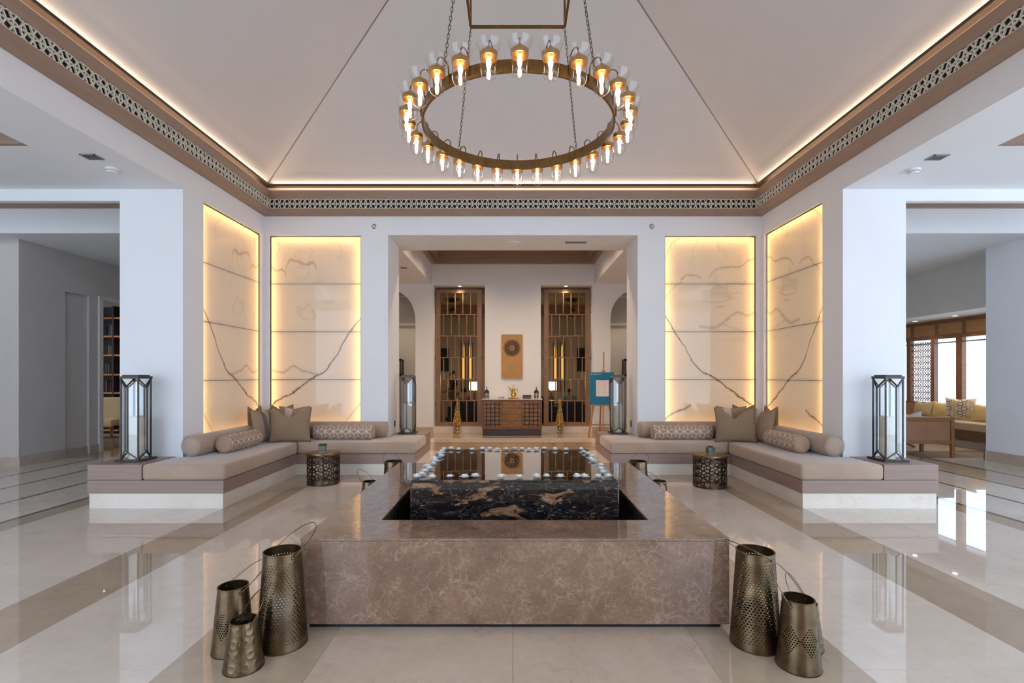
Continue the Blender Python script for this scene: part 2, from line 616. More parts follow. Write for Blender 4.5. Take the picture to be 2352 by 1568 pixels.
EMPER = MARBLE('brown_marble', srgb(148, 115, 94), srgb(106, 80, 64), srgb(206, 180, 156), 0.06, 3.6, 0.01, 0.0, 1.55, 0.7, 'World', 0.03, crackle=0.58)
BASEBOARD = MARBLE('baseboard_marble', srgb(196, 178, 162), srgb(182, 164, 148), srgb(168, 148, 130), 0.15, 1.2)
BLACKSTONE = M('black_plinth', (0.012, 0.013, 0.018), (0.006, 0.006, 0.008), 30, 0.3)
GRAN = GRANITE('black_gold_granite')
WATER = GLASS('water_film', (0.93, 0.95, 0.96), 1.6, 0.0, 1.33, 0.035, 9.0)
MOSAIC = M('dark_mosaic', (0.10, 0.075, 0.055), (0.04, 0.03, 0.025), 12, 0.12, coat=0.5)
SEAT = FABRIC('seat_velvet', srgb(186, 160, 138), srgb(164, 138, 117), 380, 0.85, 2.2, 0.4)
BOLSTER = FABRIC('bolster_velvet', srgb(178, 155, 137), srgb(160, 137, 119), 380, 0.85, 4, 0.4)
PILLOW = FABRIC('olive_linen', srgb(150, 124, 96), srgb(134, 109, 84), 420, 0.9)
LUMBAR = FABRIC('tan_lumbar', srgb(176, 143, 118), srgb(164, 131, 107), 420, 0.9)
EMBRO = FABRIC('white_embroidery', srgb(236, 228, 216), srgb(222, 212, 200), 500, 0.85)
STRIPE_A = STRIPE('striped_linen_grey', srgb(160, 133, 106), [(0.30, 0.46, srgb(92, 92, 98)), (0.52, 0.56, srgb(196, 186, 172))])
STRIPE_B = STRIPE('striped_linen_ivory', srgb(158, 131, 104), [(0.22, 0.46, srgb(208, 196, 184))])
BRONZE = M('dark_bronze', srgb(84, 74, 68), srgb(66, 58, 54), 12, 0.34, 0.75, coat=0.0)
TABLEB = M('table_bronze', srgb(96, 82, 62), srgb(70, 58, 46), 14, 0.28, 0.9)
BRASS = M('aged_brass', srgb(212, 174, 122), srgb(190, 150, 100), 14, 0.27, 0.95)
BRASS_D = M('antique_brass', srgb(150, 118, 74), srgb(122, 94, 60), 16, 0.30, 0.95)
GOLD = M('polished_gold', srgb(236, 202, 124), srgb(206, 166, 88), 20, 0.26, 1.0)
PERF = M('perforated_bronze', srgb(130, 109, 82), srgb(90, 75, 56), 11, 0.30, 0.95, rvar=0.08)
CHAINM = M('chain_brass', srgb(128, 112, 82), srgb(102, 88, 64), 20, 0.35, 0.9)
GLASSM = GLASS('clear_glass', (0.985, 0.985, 0.98), 1.8, 0.0, 1.45)
CLEARB = GLASS('clear_backing', (0.995, 0.995, 0.995), 0.0, 0.0, 1.45)
PANE = GLASS('lantern_pane', (0.975, 0.985, 0.99), 2.4, 0.0, 1.5)
WINGLASS = GLASS('window_glass', (0.96, 0.98, 0.98), 0.8, 0.0, 1.45)
CANDLE = M('candle_wax', srgb(238, 232, 214), srgb(228, 220, 200), 5, 0.45)
WALNUT = WOOD('walnut', srgb(128, 86, 50), srgb(98, 64, 38), 0.35, (3, 3, 30))
WALNUT_D = WOOD('walnut_burl', srgb(150, 106, 54), srgb(108, 72, 36), 0.3, (6, 6, 9))
SCREENM = WOOD('bronze_screen', srgb(152, 116, 86), srgb(134, 100, 74), 0.4, (3, 3, 20))
CHARCOAL = M('charcoal_lacquer', srgb(62, 52, 52), srgb(50, 42, 42), 5, 0.4)
TANART = M('tan_suede', srgb(190, 146, 96), srgb(172, 130, 84), 5, 0.8, bump=0.1)
BLACK = M('black_paint', (0.015, 0.012, 0.012), (0.01, 0.008, 0.008), 5, 0.6)
WHITEP = M('white_plastic', (0.80, 0.80, 0.80), (0.76, 0.76, 0.76), 5, 0.4)
CHROME = M('brushed_chrome', (0.72, 0.72, 0.74), (0.6, 0.6, 0.62), 12, 0.25, 0.9)
GREYP = M('grey_metal', (0.35, 0.34, 0.34), (0.28, 0.27, 0.27), 9, 0.4, 0.6)
TEAL = M('teal_board', srgb(0, 118, 158), srgb(0, 108, 148), 3, 0.5)
PAPER = M('white_paper', srgb(232, 226, 228), srgb(224, 218, 220), 3, 0.7)
INK = M('grey_ink', srgb(190, 184, 188), srgb(182, 176, 180), 30, 0.8)
BEECH = WOOD('beech', srgb(196, 136, 84), srgb(172, 116, 68), 0.45, (3, 3, 30))
NAVY = FABRIC('navy_velvet', srgb(30, 33, 46), srgb(18, 20, 30), 300, 0.8)
PETAL = M('white_petal', (0.93, 0.92, 0.90), (0.90, 0.89, 0.87), 40, 0.6)
PISTIL = M('pale_yellow_pistil', (0.72, 0.66, 0.30), None, 40, 0.7)
LEAF = M('grass_green', srgb(64, 118, 38), srgb(34, 78, 22), 40, 0.6)
LEAFS = M('succulent_green', srgb(72, 112, 92), srgb(44, 82, 64), 40, 0.5)
GREENG = M('green_gravel', srgb(22, 92, 50), srgb(10, 62, 34), 60, 0.35)
# ================================================================== STRUCTURE
HW, YC, YB = 3.82, 3.8, 7.6
def struct(o, label, cat):
    return tag(o, label, cat, kind='structure')

def ring(prof, mb=None, half=HW):
    """sweep a closed (p, z) profile round the square hall; p = distance in from the wall"""
    mb = mb or MB()
    n = len(prof)
    v = []
    for sx, sy in ((-1, -1), (1, -1), (1, 1), (-1, 1)):
        v += [(sx * (half - p), YC + sy * (half - p), z) for p, z in prof]
    f = []
    for c in range(4):
        d = (c + 1) % 4
        for i in range(n):
            j = (i + 1) % n
            f.append((c * n + i, d * n + i, d * n + j, c * n + j))
    return mb.add(v, f)

# ---- floor: grout bed with polished slabs
bed = MB().box(-11.2, 10.0, -2.6, 17.2, -0.12, -0.004).build('floor', GROUT)
struct(bed, 'polished cream and beige marble floor laid in square bands around the fountain', 'floor')
_slab = {}
def slab(x0, x1, y0, y1, m):
    g = 0.0008
    w, d = round(x1 - x0, 4), round(y1 - y0, 4)
    key = (w, d, m.name)
    if key not in _slab:
        _slab[key] = MB().box(-w / 2 + g, w / 2 - g, -d / 2 + g, d / 2 - g, -0.02, 0).mesh('floor_slab', m)
    link('floor_slab', _slab[key], bed, loc=((x0 + x1) / 2, (y0 + y1) / 2, 0))
def slabs(x0, x1, y0, y1, m, nx, ny):
    for i in range(nx):
        for j in range(ny):
            slab(x0 + (x1 - x0) * i / nx, x0 + (x1 - x0) * (i + 1) / nx, y0 + (y1 - y0) * j / ny, y0 + (y1 - y0) * (j + 1) / ny, m)
FY = 3.9
RI = 1.66
def square_band(r0, r1, m, n_long):
    slabs(-r1, -r0, FY - r1, FY + r1, m, 1, n_long)
    slabs(r0, r1, FY - r1, FY + r1, m, 1, n_long)
    slabs(-r0, r0, FY + r0, FY + r1, m, max(1, n_long - 2), 1)
    slabs(-r0, r0, FY - r1, FY - r0, m, max(1, n_long - 2), 1)
slabs(-0.96, 0.96, FY - RI, FY + RI, PINKISH, 2, 5)
slabs(-RI, -0.96, FY - RI, FY + RI, BEIGE, 1, 4)
slabs(0.96, RI, FY - RI, FY + RI, BEIGE, 1, 4)
square_band(RI, 2.58, CREAM, 5)
square_band(2.58, 3.06, BEIGE, 6)
slabs(-4.6, -3.06, FY - 3.06, FY + 3.06, CREAM, 1, 7)
slabs(3.06, 4.6, FY - 3.06, FY + 3.06, CREAM, 1, 7)
slabs(-4.6, 4.6, FY + 3.06, 8.4, CREAM, 8, 1)
slabs(-4.6, 4.6, -2.6, FY - 3.06, CREAM, 7, 2)
for s in (-1, 1):
    def sx(a, b, y0, y1, m, nx, ny):
        x0, x1 = sorted((s * a, s * b))
        slabs(x0, x1, y0, y1, m, nx, ny)
    far = 11.2 if s < 0 else 10.0
    sx(4.6, 4.84, -2.6, 8.4, BEIGE, 1, 8)
    for a in (4.84, 5.56, 6.28, 7.0):
        sx(a, a + 0.055, -2.6, 8.4, DARKSTRIP, 1, 2)
    sx(4.895, 5.56, -2.6, 8.4, CREAM, 1, 7)
    sx(5.615, 6.28, -2.6, 8.4, CREAM, 1, 7)
    sx(6.335, 7.0, -2.6, 8.4, BEIGE if s > 0 else CREAM, 1, 7)
    sx(7.055, far, -2.6, 8.4, CREAM, 2, 5)
    sx(4.6, far, 8.4, 17.2, BEIGE, 4, 6)
slabs(-4.6, 4.6, 8.4, 9.25, CREAM, 6, 1)
for y0 in (9.25, 10.25, 11.1):
    slabs(-4.6, 4.6, y0, y0 + 0.06, DARKSTRIP, 3, 1)
slabs(-4.6, 4.6, 9.31, 10.25, BEIGE, 6, 1)
slabs(-4.6, 4.6, 10.31, 11.1, CREAM, 6, 1)
slabs(-4.6, 4.6, 11.16, 12.4, BEIGE, 6, 1)
slabs(-4.6, 4.6, 12.4, 17.2, BEIGE, 4, 3)

# ---- hall walls
def mirror(mb_fn, mb):
    for s in (-1, 1):
        mb_fn(mb, s)
def bxs(mb, s, a, b, y0, y1, z0, z1):
    x0, x1 = sorted((s * a, s * b))
    mb.box(x0, x1, y0, y1, z0, z1)
ZT = 4.12
wb = MB()
for s in (-1, 1):
    bxs(wb, s, 1.92, 2.337, 7.6, 8.33, 0, ZT)
    bxs(wb, s, 2.337, 3.75, 7.85, 8.33, 0.5, 3.55)
    bxs(wb, s, 2.337, 3.75, 7.6, 8.33, 0, 0.5)
    bxs(wb, s, 2.337, 3.75, 7.6, 8.33, 3.55, ZT)
    bxs(wb, s, 3.75, 3.82, 7.6, 8.33, 0, ZT)
wb.box(-1.92, 1.92, 7.6, 8.33, 3.556, ZT)
wb.box(-4.55, 4.55, 7.66, 8.33, ZT, 4.5)
struct(wb.build('wall_back', W_WALL), 'white plastered back wall with a wide opening between two lit stone niches', 'wall')
for s, nm in ((-1, 'wall_left'), (1, 'wall_right')):
    w = MB()
    bxs(w, s, 3.82, 4.55, 5.72, 6.10, 0, ZT)
    bxs(w, s, 4.07, 4.55, 6.10, 7.52, 0.5, 3.55)
    bxs(w, s, 3.82, 4.55, 6.10, 7.52, 0, 0.5)
    bxs(w, s, 3.82, 4.55, 6.10, 7.52, 3.55, ZT)
    bxs(w, s, 3.82, 4.55, 7.52, 8.33, 0, ZT)
    bxs(w, s, 3.82, 4.55, -0.75, 5.72, 3.556, ZT)
    bxs(w, s, 3.88, 4.55, -0.75, 7.66, ZT, 4.5)
    struct(w.build(nm, W_WALL), ('white pillar and header on the left side of the hall' if s < 0 else 'white pillar and header on the right side of the hall'), 'wall')
w = MB().box(-3.82, 3.82, -0.75, -0.02, 3.556, ZT).box(-3.88, 3.88, -0.75, -0.08, ZT, 4.5)
struct(w.build('wall_front', W_WALL), 'white header wall over the entrance side of the hall', 'wall')

# unseen timber doors added behind the viewer to darken reflections and block sky light
dd = MB().box(-2.3, 2.3, -2.42, -2.36, 2.62, 2.78).box(-2.3, -2.18, -2.42, -2.36, 0, 2.62).box(2.18, 2.3, -2.42, -2.36, 0, 2.62).build('added_doors', TAUPE)
struct(dd, 'added unseen timber doors blocking sky light behind the viewer', 'door')
for x0, x1 in ((-2.17, -1.09), (-1.08, -0.005), (0.005, 1.08), (1.09, 2.17)):
    MB().box(x0, x1, -2.41, -2.37, 0.01, 2.61).build('added_door_leaf', TAUPE, dd, bevel=0.004)

# ---- hipped ceiling
KS, ZA = 0.383, 5.756
def zc(r): return ZA - KS * r
R0 = 3.93
cm = MB()
top = (0, YC, ZA)
cs = [(-R0, YC - R0), (R0, YC - R0), (R0, YC + R0), (-R0, YC + R0)]
for i in range(4):
    a, b = cs[i], cs[(i + 1) % 4]
    cm.add([(*a, zc(R0)), (*b, zc(R0)), top, (*a, zc(R0) + 0.15), (*b, zc(R0) + 0.15), (0, YC, ZA + 0.15)], [(0, 2, 1), (3, 4, 5), (0, 1, 4, 3)])
ceil = cm.build('ceiling', W_CEIL, weld=True)
struct(ceil, 'pale hipped ceiling rising to a point above the chandelier', 'ceiling')
for sx_, sy_ in ((-1, -1), (1, -1), (1, 1), (-1, 1)):
    MB().bar((sx_ * 3.8, YC + sy_ * 3.8, zc(3.8) - 0.001), (0, YC, ZA - 0.001), 0.012, 0.006).build('ridge_seam', GREYP, ceil)
ring([(0.055, 4.268), (0.135, 4.268), (0.135, 4.300), (0.128, 4.300), (0.128, 4.284), (0.055, 4.284)]).build('edge_tray', DARKBROWN, ceil)
cor = ring([(0, 3.845), (0.03, 3.845), (0.14, 3.92), (0.14, 3.926), (0.112, 3.926), (0.112, 4.074), (0.14, 4.074), (0.14, 4.20), (0.116, 4.20), (0.116, 4.132), (-0.06, 4.132), (-0.06, 4.121), (0, 4.121)]).build('trim_1', TAUPE)
struct(cor, 'taupe wooden cornice with an ivory fretwork band around the hall', 'cornice')
ring([(0.1125, 3.928), (0.1145, 3.928), (0.1145, 4.072), (0.1125, 4.072)]).build('fret_shade_backing', FRETDARK, cor)

# fretwork module (star, square and triangle lattice)
def fret_edges():
    u = 0.000377
    Q, Cc, P = (0, 145), (68, 0), (200, 55)
    E = []
    def e(a, b):
        E.append((a[0] * u, a[1] * u, b[0] * u, b[1] * u))
    for sy_ in (1, -1):
        for sx_ in (1, -1):
            f = lambda p: (p[0] * sx_, p[1] * sy_)
            e(f(Q), f(Cc)); e(f(P), f(Cc)); e(f(P), f((128, 190))); e(f(Q), f((92, 188)))
            e(f((92, 188)), f((200, 191)))
            e(f(Q), f((0, 190))) if sx_ > 0 else None
    e((-68, 0), (68, 0))
    e((200, 55), (200, -55)); 
    return E
PER = 400 * 0.000377
fm = MB()
for x0, z0, x1, z1 in fret_edges():
    fm.bar((x0, 0, z0), (x1, 0, z1), 0.0105, 0.014, up=(0, 1, 0))
fret_me = fm.mesh('fret_panel', FRET)
RF = 3.82 - 0.1285
nf = 48
for side in ('back', 'left', 'right'):
    for i in range(nf):
        t = -RF + (i + 0.5) * 2 * RF / nf
        o = link('fret_panel', fret_me, cor)
        if side == 'back':
            o.location = (t, YC + RF, 4.0)
        elif side == 'left':
            o.location = (-RF, YC + t, 4.0); o.rotation_euler = (0, 0, PI / 2)
        else:
            o.location = (RF, YC + t, 4.0); o.rotation_euler = (0, 0, PI / 2)
        o.scale = (2 * RF / nf / PER, 1, 1)

WARM = (1.0, 0.75, 0.52)
for k, (dx, dy) in enumerate(((0, 1), (-1, 0), (1, 0), (0, -1))):
    r = 3.82 - 0.085
    p = Vector((dx * r, YC + dy * r, 4.2895))
    o = area('cove_strip', p, p + Vector((-dx * 0.72, -dy * 0.72, 0.55)), 7.3, 0.02, COVE, WARM)
    z = Vector((dx * 0.72, dy * 0.72, -0.55)).normalized()
    x = Vector((-dy, dx, 0)).normalized()
    o.rotation_euler = Matrix((x, z.cross(x), z)).transposed().to_euler()
    r2 = 3.82 + 0.02
    p = Vector((dx * r2, YC + dy * r2, 4.14))
    o = area('cove_back_strip', p, p + Vector((0, 0, 1)), 7.3, 0.03, COVE_BACK, (1.0, 0.62, 0.36))
    z = Vector((0, 0, -1))
    o.rotation_euler = Matrix((x, z.cross(x), z)).transposed().to_euler()

# ---- side aisles
for s in (-1, 1):
    sd = 'left' if s < 0 else 'right'
    far = 9.6 if s < 0 else 8.4
    c = MB()
    bxs(c, s, 4.55, far, 4.65, 5.72, 3.556, 3.66)
    bxs(c, s, 4.55, far, -1.2, 0.5, 3.556, 3.66)
    bxs(c, s, 7.2, far, 0.5, 4.65, 3.556, 3.66)
    bxs(c, s, 4.55, far, 5.72, 5.80, 3.42, 3.66)
    bxs(c, s, 4.55, far, 7.30, 8.2, 3.50, 3.90)
    bxs(c, s, 4.55, 11.2 if s < 0 else 8.38, 8.2, 13.0, 3.50, 3.62)
    struct(c.build('ceiling_' + sd, W_SOFFIT), 'white recessed aisle ceiling on the %s side' % sd, 'ceiling')
    t = MB()
    bxs(t, s, 4.55, 7.2, 4.60, 4.652, 3.558, 4.1)
    bxs(t, s, 4.552, 4.60, 0.5, 4.60, 3.60, 4.1)
    bxs(t, s, 7.15, 7.2, 0.5, 4.60, 3.558, 4.1)
    bxs(t, s, 4.55, 7.2, 0.5, 4.65, 4.1, 4.15)
    bxs(t, s, 4.55, far, 5.80, 7.3, 3.96, 4.02)
    bxs(t, s, 4.55, far, 7.24, 7.30, 3.865, 3.96)
    struct(t.build('trim_%d' % (2 if s < 0 else 3), TAUPE), 'taupe wooden lining of the ceiling recesses in the %s aisle' % sd, 'ceiling trim')
# left aisle far wall with shallow niche and a doorway
w = MB()
w.box(-9.6, -7.64, 7.6, 9.12, 0, 3.7)
for y0, y1, z0, z1 in ((7.6, 8.39, 0, 3.7), (8.86, 9.12, 0, 3.7), (8.39, 8.86, 2.82, 3.7)):
    w.box(-7.64, -7.60, y0, y1, z0, z1)
w.box(-7.9, -7.6, 9.12, 10.3, 2.79, 3.7)
w.box(-7.9, -7.6, 10.3, 13.0, 0, 3.7)
w.box(-11.2, -7.6, 13.0, 13.2, 0, 3.7).box(-7.6, -4.55, 13.0, 13.2, 0, 3.7)
w.box(-11.2, -11.0, 9.12, 13.2, 0, 3.7)
w.box(-9.8, -9.6, -1.2, 8.0, 0, 3.7)
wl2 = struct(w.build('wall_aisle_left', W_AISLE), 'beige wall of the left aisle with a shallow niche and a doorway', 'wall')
MB().box(-7.592, -7.575, 7.6, 8.39, 0, 0.14).box(-9.6, -7.575, 7.585, 7.6, 0, 0.14).box(-7.592, -7.575, 8.86, 9.05, 0, 0.14).box(-7.64, -7.62, 8.39, 8.86, 0, 0.14).build('baseboard', BASEBOARD, wl2)
dr = MB()
for y0, y1, z0, z1 in ((9.05, 9.14, 0, 2.86), (10.28, 10.36, 0, 2.86), (9.142, 10.278, 2.78, 2.86)):
    dr.box(-7.92, -7.57, y0, y1, z0, z1)
struct(dr.build('door_1', W_WARM, bevel=0.005), 'pale door frame leading to the library off the left aisle', 'door frame')
# right aisle: pier, lounge shell
w = MB()
w.box(7.85, 8.38, 5.4, 8.2, 0, 3.5)
w.box(8.38, 9.4, 8.0, 8.2, 0, 3.6)
struct(w.build('wall_aisle_right', W_WALL), 'pale grey pier beside the window lounge on the right', 'wall')
struct(MB().box(7.828, 7.85, 5.4, 8.215, 0, 0.16).box(7.828, 8.40, 8.2, 8.222, 0, 0.16).build('baseboard_right', BASEBOARD), 'beige marble baseboard along the right pier', 'baseboard')
w = MB()
w.box(8.38, 8.50, 8.2, 13.0, 2.61, 3.6)
w.box(8.50, 9.5, 8.2, 13.0, 2.61, 2.68)
w.box(4.55, 9.5, 13.0, 13.2, 0, 3.6)
w.box(9.4, 9.6, 8.2, 13.0, 0, 0.79)
w.box(9.4, 9.6, 12.3, 13.0, 0.79, 2.61)
struct(w.build('wall_lounge', W_WARM), 'warm grey wall and soffit above the lounge windows', 'wall')

# ---- corridor behind the hall
w = MB()
for s in (-1, 1):
    bxs(w, s, 4.55, 4.65, 8.33, 14.2, 0, 4.2)
struct(w.build('wall_corridor_ends', W_WALL), 'end walls of the corridor behind the hall', 'wall')
c = MB()
for s in (-1, 1):
    bxs(c, s, 1.97, 4.6, 8.33, 12.0, 3.62, 4.7)
c.box(-1.97, 1.97, 8.33, 8.62, 3.58, 4.7)
struct(c.build('ceiling_corridor', W_WALL), 'white corridor soffit framing a recessed wooden coffer', 'ceiling')
t = MB()
def frame(mb, a, y0, y1, wd, z0, z1):
    mb.box(-a, -a + wd, y0, y1, z0, z1).box(a - wd, a, y0, y1, z0, z1)
    mb.box(-a + wd, a - wd, y1 - wd, y1, z0, z1).box(-a + wd, a - wd, y0, y0 + wd, z0, z1)
frame(t, 1.965, 8.63, 11.995, 0.09, 4.10, 4.24)
frame(t, 1.965, 8.63, 11.995, 0.20, 4.24, 4.42)
t.box(-1.965, 1.965, 8.63, 11.995, 4.42, 4.50)
struct(t.build('trim_4', TAUPE), 'stepped brown wooden coffer in the corridor ceiling', 'ceiling coffer')

w = MB()
def xz(poly, y0, y1):
    m = MB().prism(poly, y0, y1)
    m.xform(lambda x, y, z: (x, z, y))
    return m
def addm(a, b):
    a.add(b.v, b.f)
w.box(-0.68, 0.68, 12.0, 12.3, 0, 4.7)
for s in (-1, 1):
    bxs(w, s, 0.68, 1.93, 12.0, 12.3, 3.589, 4.7)
    bxs(w, s, 1.93, 2.37, 12.0, 12.3, 0, 4.7)
    bxs(w, s, 3.85, 4.6, 12.0, 12.3, 0, 3.62)
    ra, xm, zs = 0.74, 3.11, 2.78
    pts = [(s * (xm - ra), zs)] + [(s * (xm + ra * math.cos(PI - PI * k / 28)), zs + ra * math.sin(PI - PI * k / 28)) for k in range(1, 28)] + [(s * (xm + ra), zs)]
    for p, q in zip(pts, pts[1:]):
        addm(w, xz([p, q, (q[0], 3.62), (p[0], 3.62)], 12.0, 12.3))
    bxs(w, s, 2.25, 4.6, 14.2, 14.4, 0, 3.7)
    bxs(w, s, 2.25, 2.37, 12.3, 14.2, 0, 3.7)
    bxs(w, s, 2.25, 4.6, 12.3, 14.4, 3.62, 3.7)
wc = struct(w.build('wall_corridor', W_WALL), 'white corridor wall with two arched openings and two tall screened openings', 'wall')
bb = MB()
for s in (-1, 1):
    bxs(bb, s, 1.93, 2.37, 11.982, 12.0, 0, 0.15)
bb.build('baseboard', BASEBOARD, wc)
# recess panels seen through the arches
for s in (-1, 1):
    p = MB()
    bxs(p, s, 2.62, 2.70, 14.12, 14.2, 0, 2.9)
    bxs(p, s, 3.6, 3.68, 14.12, 14.2, 0, 2.9)
    bxs(p, s, 2.62, 3.68, 14.12, 14.2, 2.82, 2.9)
    p.build('panel_frame', W_WARM, wc)
# rear lounge shell
w = MB()
w.box(-4.6, 4.6, 17.0, 17.2, 0, 3.9)
for s in (-1, 1):
    bxs(w, s, 4.5, 4.6, 14.4, 17.0, 0, 3.9)
w.box(-4.6, 4.6, 12.3, 17.2, 3.78, 3.9)
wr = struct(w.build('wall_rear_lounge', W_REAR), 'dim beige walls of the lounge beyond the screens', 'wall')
MB().box(-4.5, 4.5, 16.6, 17.0, 3.4, 3.78).box(-4.5, 4.5, 12.6, 13.0, 3.5, 3.78).build('ceiling_beam', TAUPE, wr)

# ---- ceiling and wall fittings
def fitting(name, mb, m, label, cat, loc=None, smooth=True):
    o = mb.build(name, m, smooth=smooth)
    if loc:
        o.location = loc
    return tag(o, label, cat)
def smoke(loc, label):
    t = thing('smoke_detector', label, 'smoke detector', loc, group='ceiling smoke detectors')
    MB().lathe([(0, 0), (0.062, 0), (0.062, -0.012), (0.055, -0.02), (0, -0.02)], 24).build('base', WHITEP, t, smooth=True)
    MB().lathe([(0, -0.02), (0.048, -0.02), (0.05, -0.03), (0.04, -0.042), (0, -0.046)], 24).build('sensor_cap', WHITEP, t, smooth=True)
    MB().lathe([(0.049, -0.0225), (0.0515, -0.0225), (0.0515, -0.0265), (0.049, -0.0265), (0.049, -0.0225)], 24).build('slot_ring', GREYP, t)
    return t
def grille(loc, w, d, n, label, rotz=0):
    t = thing('air_grille', label, 'vent', loc, rotz, group='ceiling air grilles')
    fr = MB().box(-w / 2, w / 2, -d / 2, -d / 2 + 0.012, -0.008, 0).box(-w / 2, w / 2, d / 2 - 0.012, d / 2, -0.008, 0)
    fr.box(-w / 2, -w / 2 + 0.012, -d / 2, d / 2, -0.008, 0).box(w / 2 - 0.012, w / 2, -d / 2, d / 2, -0.008, 0)
    fr.build('frame', GREYP, t)
    MB().box(-w / 2 + 0.01, w / 2 - 0.01, -d / 2 + 0.01, d / 2 - 0.01, -0.002, 0).build('backing', BLACK, t)
    for i in range(n):
        y = -d / 2 + d * (i + 1) / (n + 1)
        MB().box(-w / 2 + 0.012, w / 2 - 0.012, y - 0.004, y + 0.004, -0.007, -0.002).build('slat', GREYP, t)
    return t
smoke((-4.18, 5.16, 3.556), 'white smoke detector on the soffit in front of the left pillar')
smoke((4.20, 5.18, 3.556), 'white smoke detector on the soffit in front of the right pillar')
smoke((-2.22, 10.9, 3.62), 'white smoke detector on the corridor soffit at the left')
grille((-4.15, 4.87, 3.556), 0.15, 0.12, 3, 'small grey ceiling grille near the left pillar', 0)
grille((4.19, 4.88, 3.556), 0.15, 0.12, 3, 'small grey ceiling grille near the right pillar', 0)
grille((1.02, 8.0, 3.556), 0.34, 0.10, 4, 'long slatted air grille in the head of the corridor opening')
grille((-2.25, 10.2, 3.62), 0.13, 0.09, 3, 'small grille in the left corridor soffit')
def speaker(loc, label):
    t = thing('ceiling_speaker', label, 'speaker', loc, group='round ceiling speakers')
    MB().lathe([(0, 0), (0.105, 0), (0.105, -0.006), (0.095, -0.009), (0.092, -0.004), (0, -0.004)], 28).build('bezel', WHITEP, t, smooth=True)
    MB().lathe([(0, -0.005), (0.09, -0.005), (0.088, -0.007), (0, -0.007)], 28).build('mesh_cover', W_SOFFIT, t, smooth=True)
speaker((0.02, 8.05, 3.556), 'round white ceiling speaker in the head of the corridor opening')
speaker((-2.35, 9.65, 3.62), 'round white ceiling speaker in the left corridor soffit')
speaker((2.35, 9.65, 3.62), 'round white ceiling speaker in the right corridor soffit')
for s in (-1, 1):
    t = thing('wall_sprinkler', 'round chrome sprinkler head on the white wall %s of the opening' % ('left' if s < 0 else 'right'), 'sprinkler', (s * 2.135, 7.6, 3.69), group='wall sprinklers')
    MB().lathe([(0, 0.0), (0.04, 0.0), (0.04, 0.006), (0.03, 0.014), (0.026, 0.006), (0, 0.006)], 20).xform(lambda x, y, z: (x, -z, y)).build('escutcheon', CHROME, t, smooth=True)
    MB().lathe([(0, 0.006), (0.012, 0.006), (0.012, 0.03), (0.02, 0.034), (0, 0.036)], 14).xform(lambda x, y, z: (x, -z, y)).build('nozzle', CHROME, t, smooth=True)
    o = MB().box(-0.03, 0.03, -0.008, 0.0, -0.05, 0.05).build('socket_plate', BRONZE, bevel=0.003)
    o.location = (s * 1.92, 8.02, 0.62)
    o.rotation_euler = (0, 0, s * PI / 2 * -1)
    o.name = 'wall_socket'
    tag(o, 'bronze wall socket plate low on the %s jamb of the opening' % ('left' if s < 0 else 'right'), 'socket', 'bronze jamb sockets')
    MB().box(-0.012, 0.012, -0.010, -0.007, 0.008, 0.032).build('socket_hole', BLACK, o)
    MB().box(-0.012, 0.012, -0.010, -0.007, -0.032, -0.008).build('socket_hole', BLACK, o)

# ================================================================== LIT ONYX PANELS
MAIN = [(0, .92), (.217, 1.07), (.46, 1.23), (.678, 1.38), (.867, 1.50), (1.0, 1.67), (1.085, 1.82), (1.25, 2.09), (1.41, 2.33)]
VB, VG = (0.13, 0.06, 0.025), (0.36, 0.25, 0.18)
LEFT_CURVES = [(MAIN, 0.017, 0.92, VB),
    ([(0, 1.50), (.2, 1.46), (.36, 1.53), (.5, 1.47), (.74, 1.43)], 0.02, 0.5, VG),
    ([(.23, 2.92), (.27, 3.14), (.4, 3.16), (.55, 3.12), (.7, 3.10), (.72, 2.95)], 0.03, 0.5, VG),
    ([(0, 3.11), (.08, 3.05), (.2, 3.04), (.24, 2.96)], 0.016, 0.55, VG),
    ([(1.14, .66), (1.25, .80), (1.41, .98)], 0.016, 0.6, (0.45, 0.22, 0.08)),
    ([(1.30, 3.55), (1.36, 3.45), (1.41, 3.36)], 0.012, 0.5, VG)]
RIGHT_CURVES = [(MAIN, 0.017, 0.92, VB),
    ([(0, 2.36), (.14, 2.35), (.26, 2.38), (.40, 2.30), (.52, 2.22), (.66, 2.14), (.86, 2.16)], 0.030, 0.40, VG),
    ([(0, 3.20), (.12, 3.17), (.22, 3.10), (.42, 3.09), (.62, 3.03), (.70, 2.92)], 0.020, 0.5, VG),
    ([(.85, 2.92), (1.0, 2.96), (1.15, 2.88)], 0.018, 0.5, VG),
    ([(1.1, 3.55), (1.25, 3.46), (1.36, 3.3), (1.41, 3.16)], 0.016, 0.6, VG),
    ([(1.14, 2.84), (1.3, 2.72), (1.41, 2.52)], 0.014, 0.5, VG),
    ([(1.0, .95), (1.1, .88), (1.3, .80), (1.41, .70)], 0.02, 0.7, VB)]
ONYX_L = ONYX_MAT('onyx_left', 1.3, LEFT_CURVES, 0.28)
ONYX_R = ONYX_MAT('onyx_right', 4.1, RIGHT_CURVES, 0.30, (0.92, 0.82, 0.70))
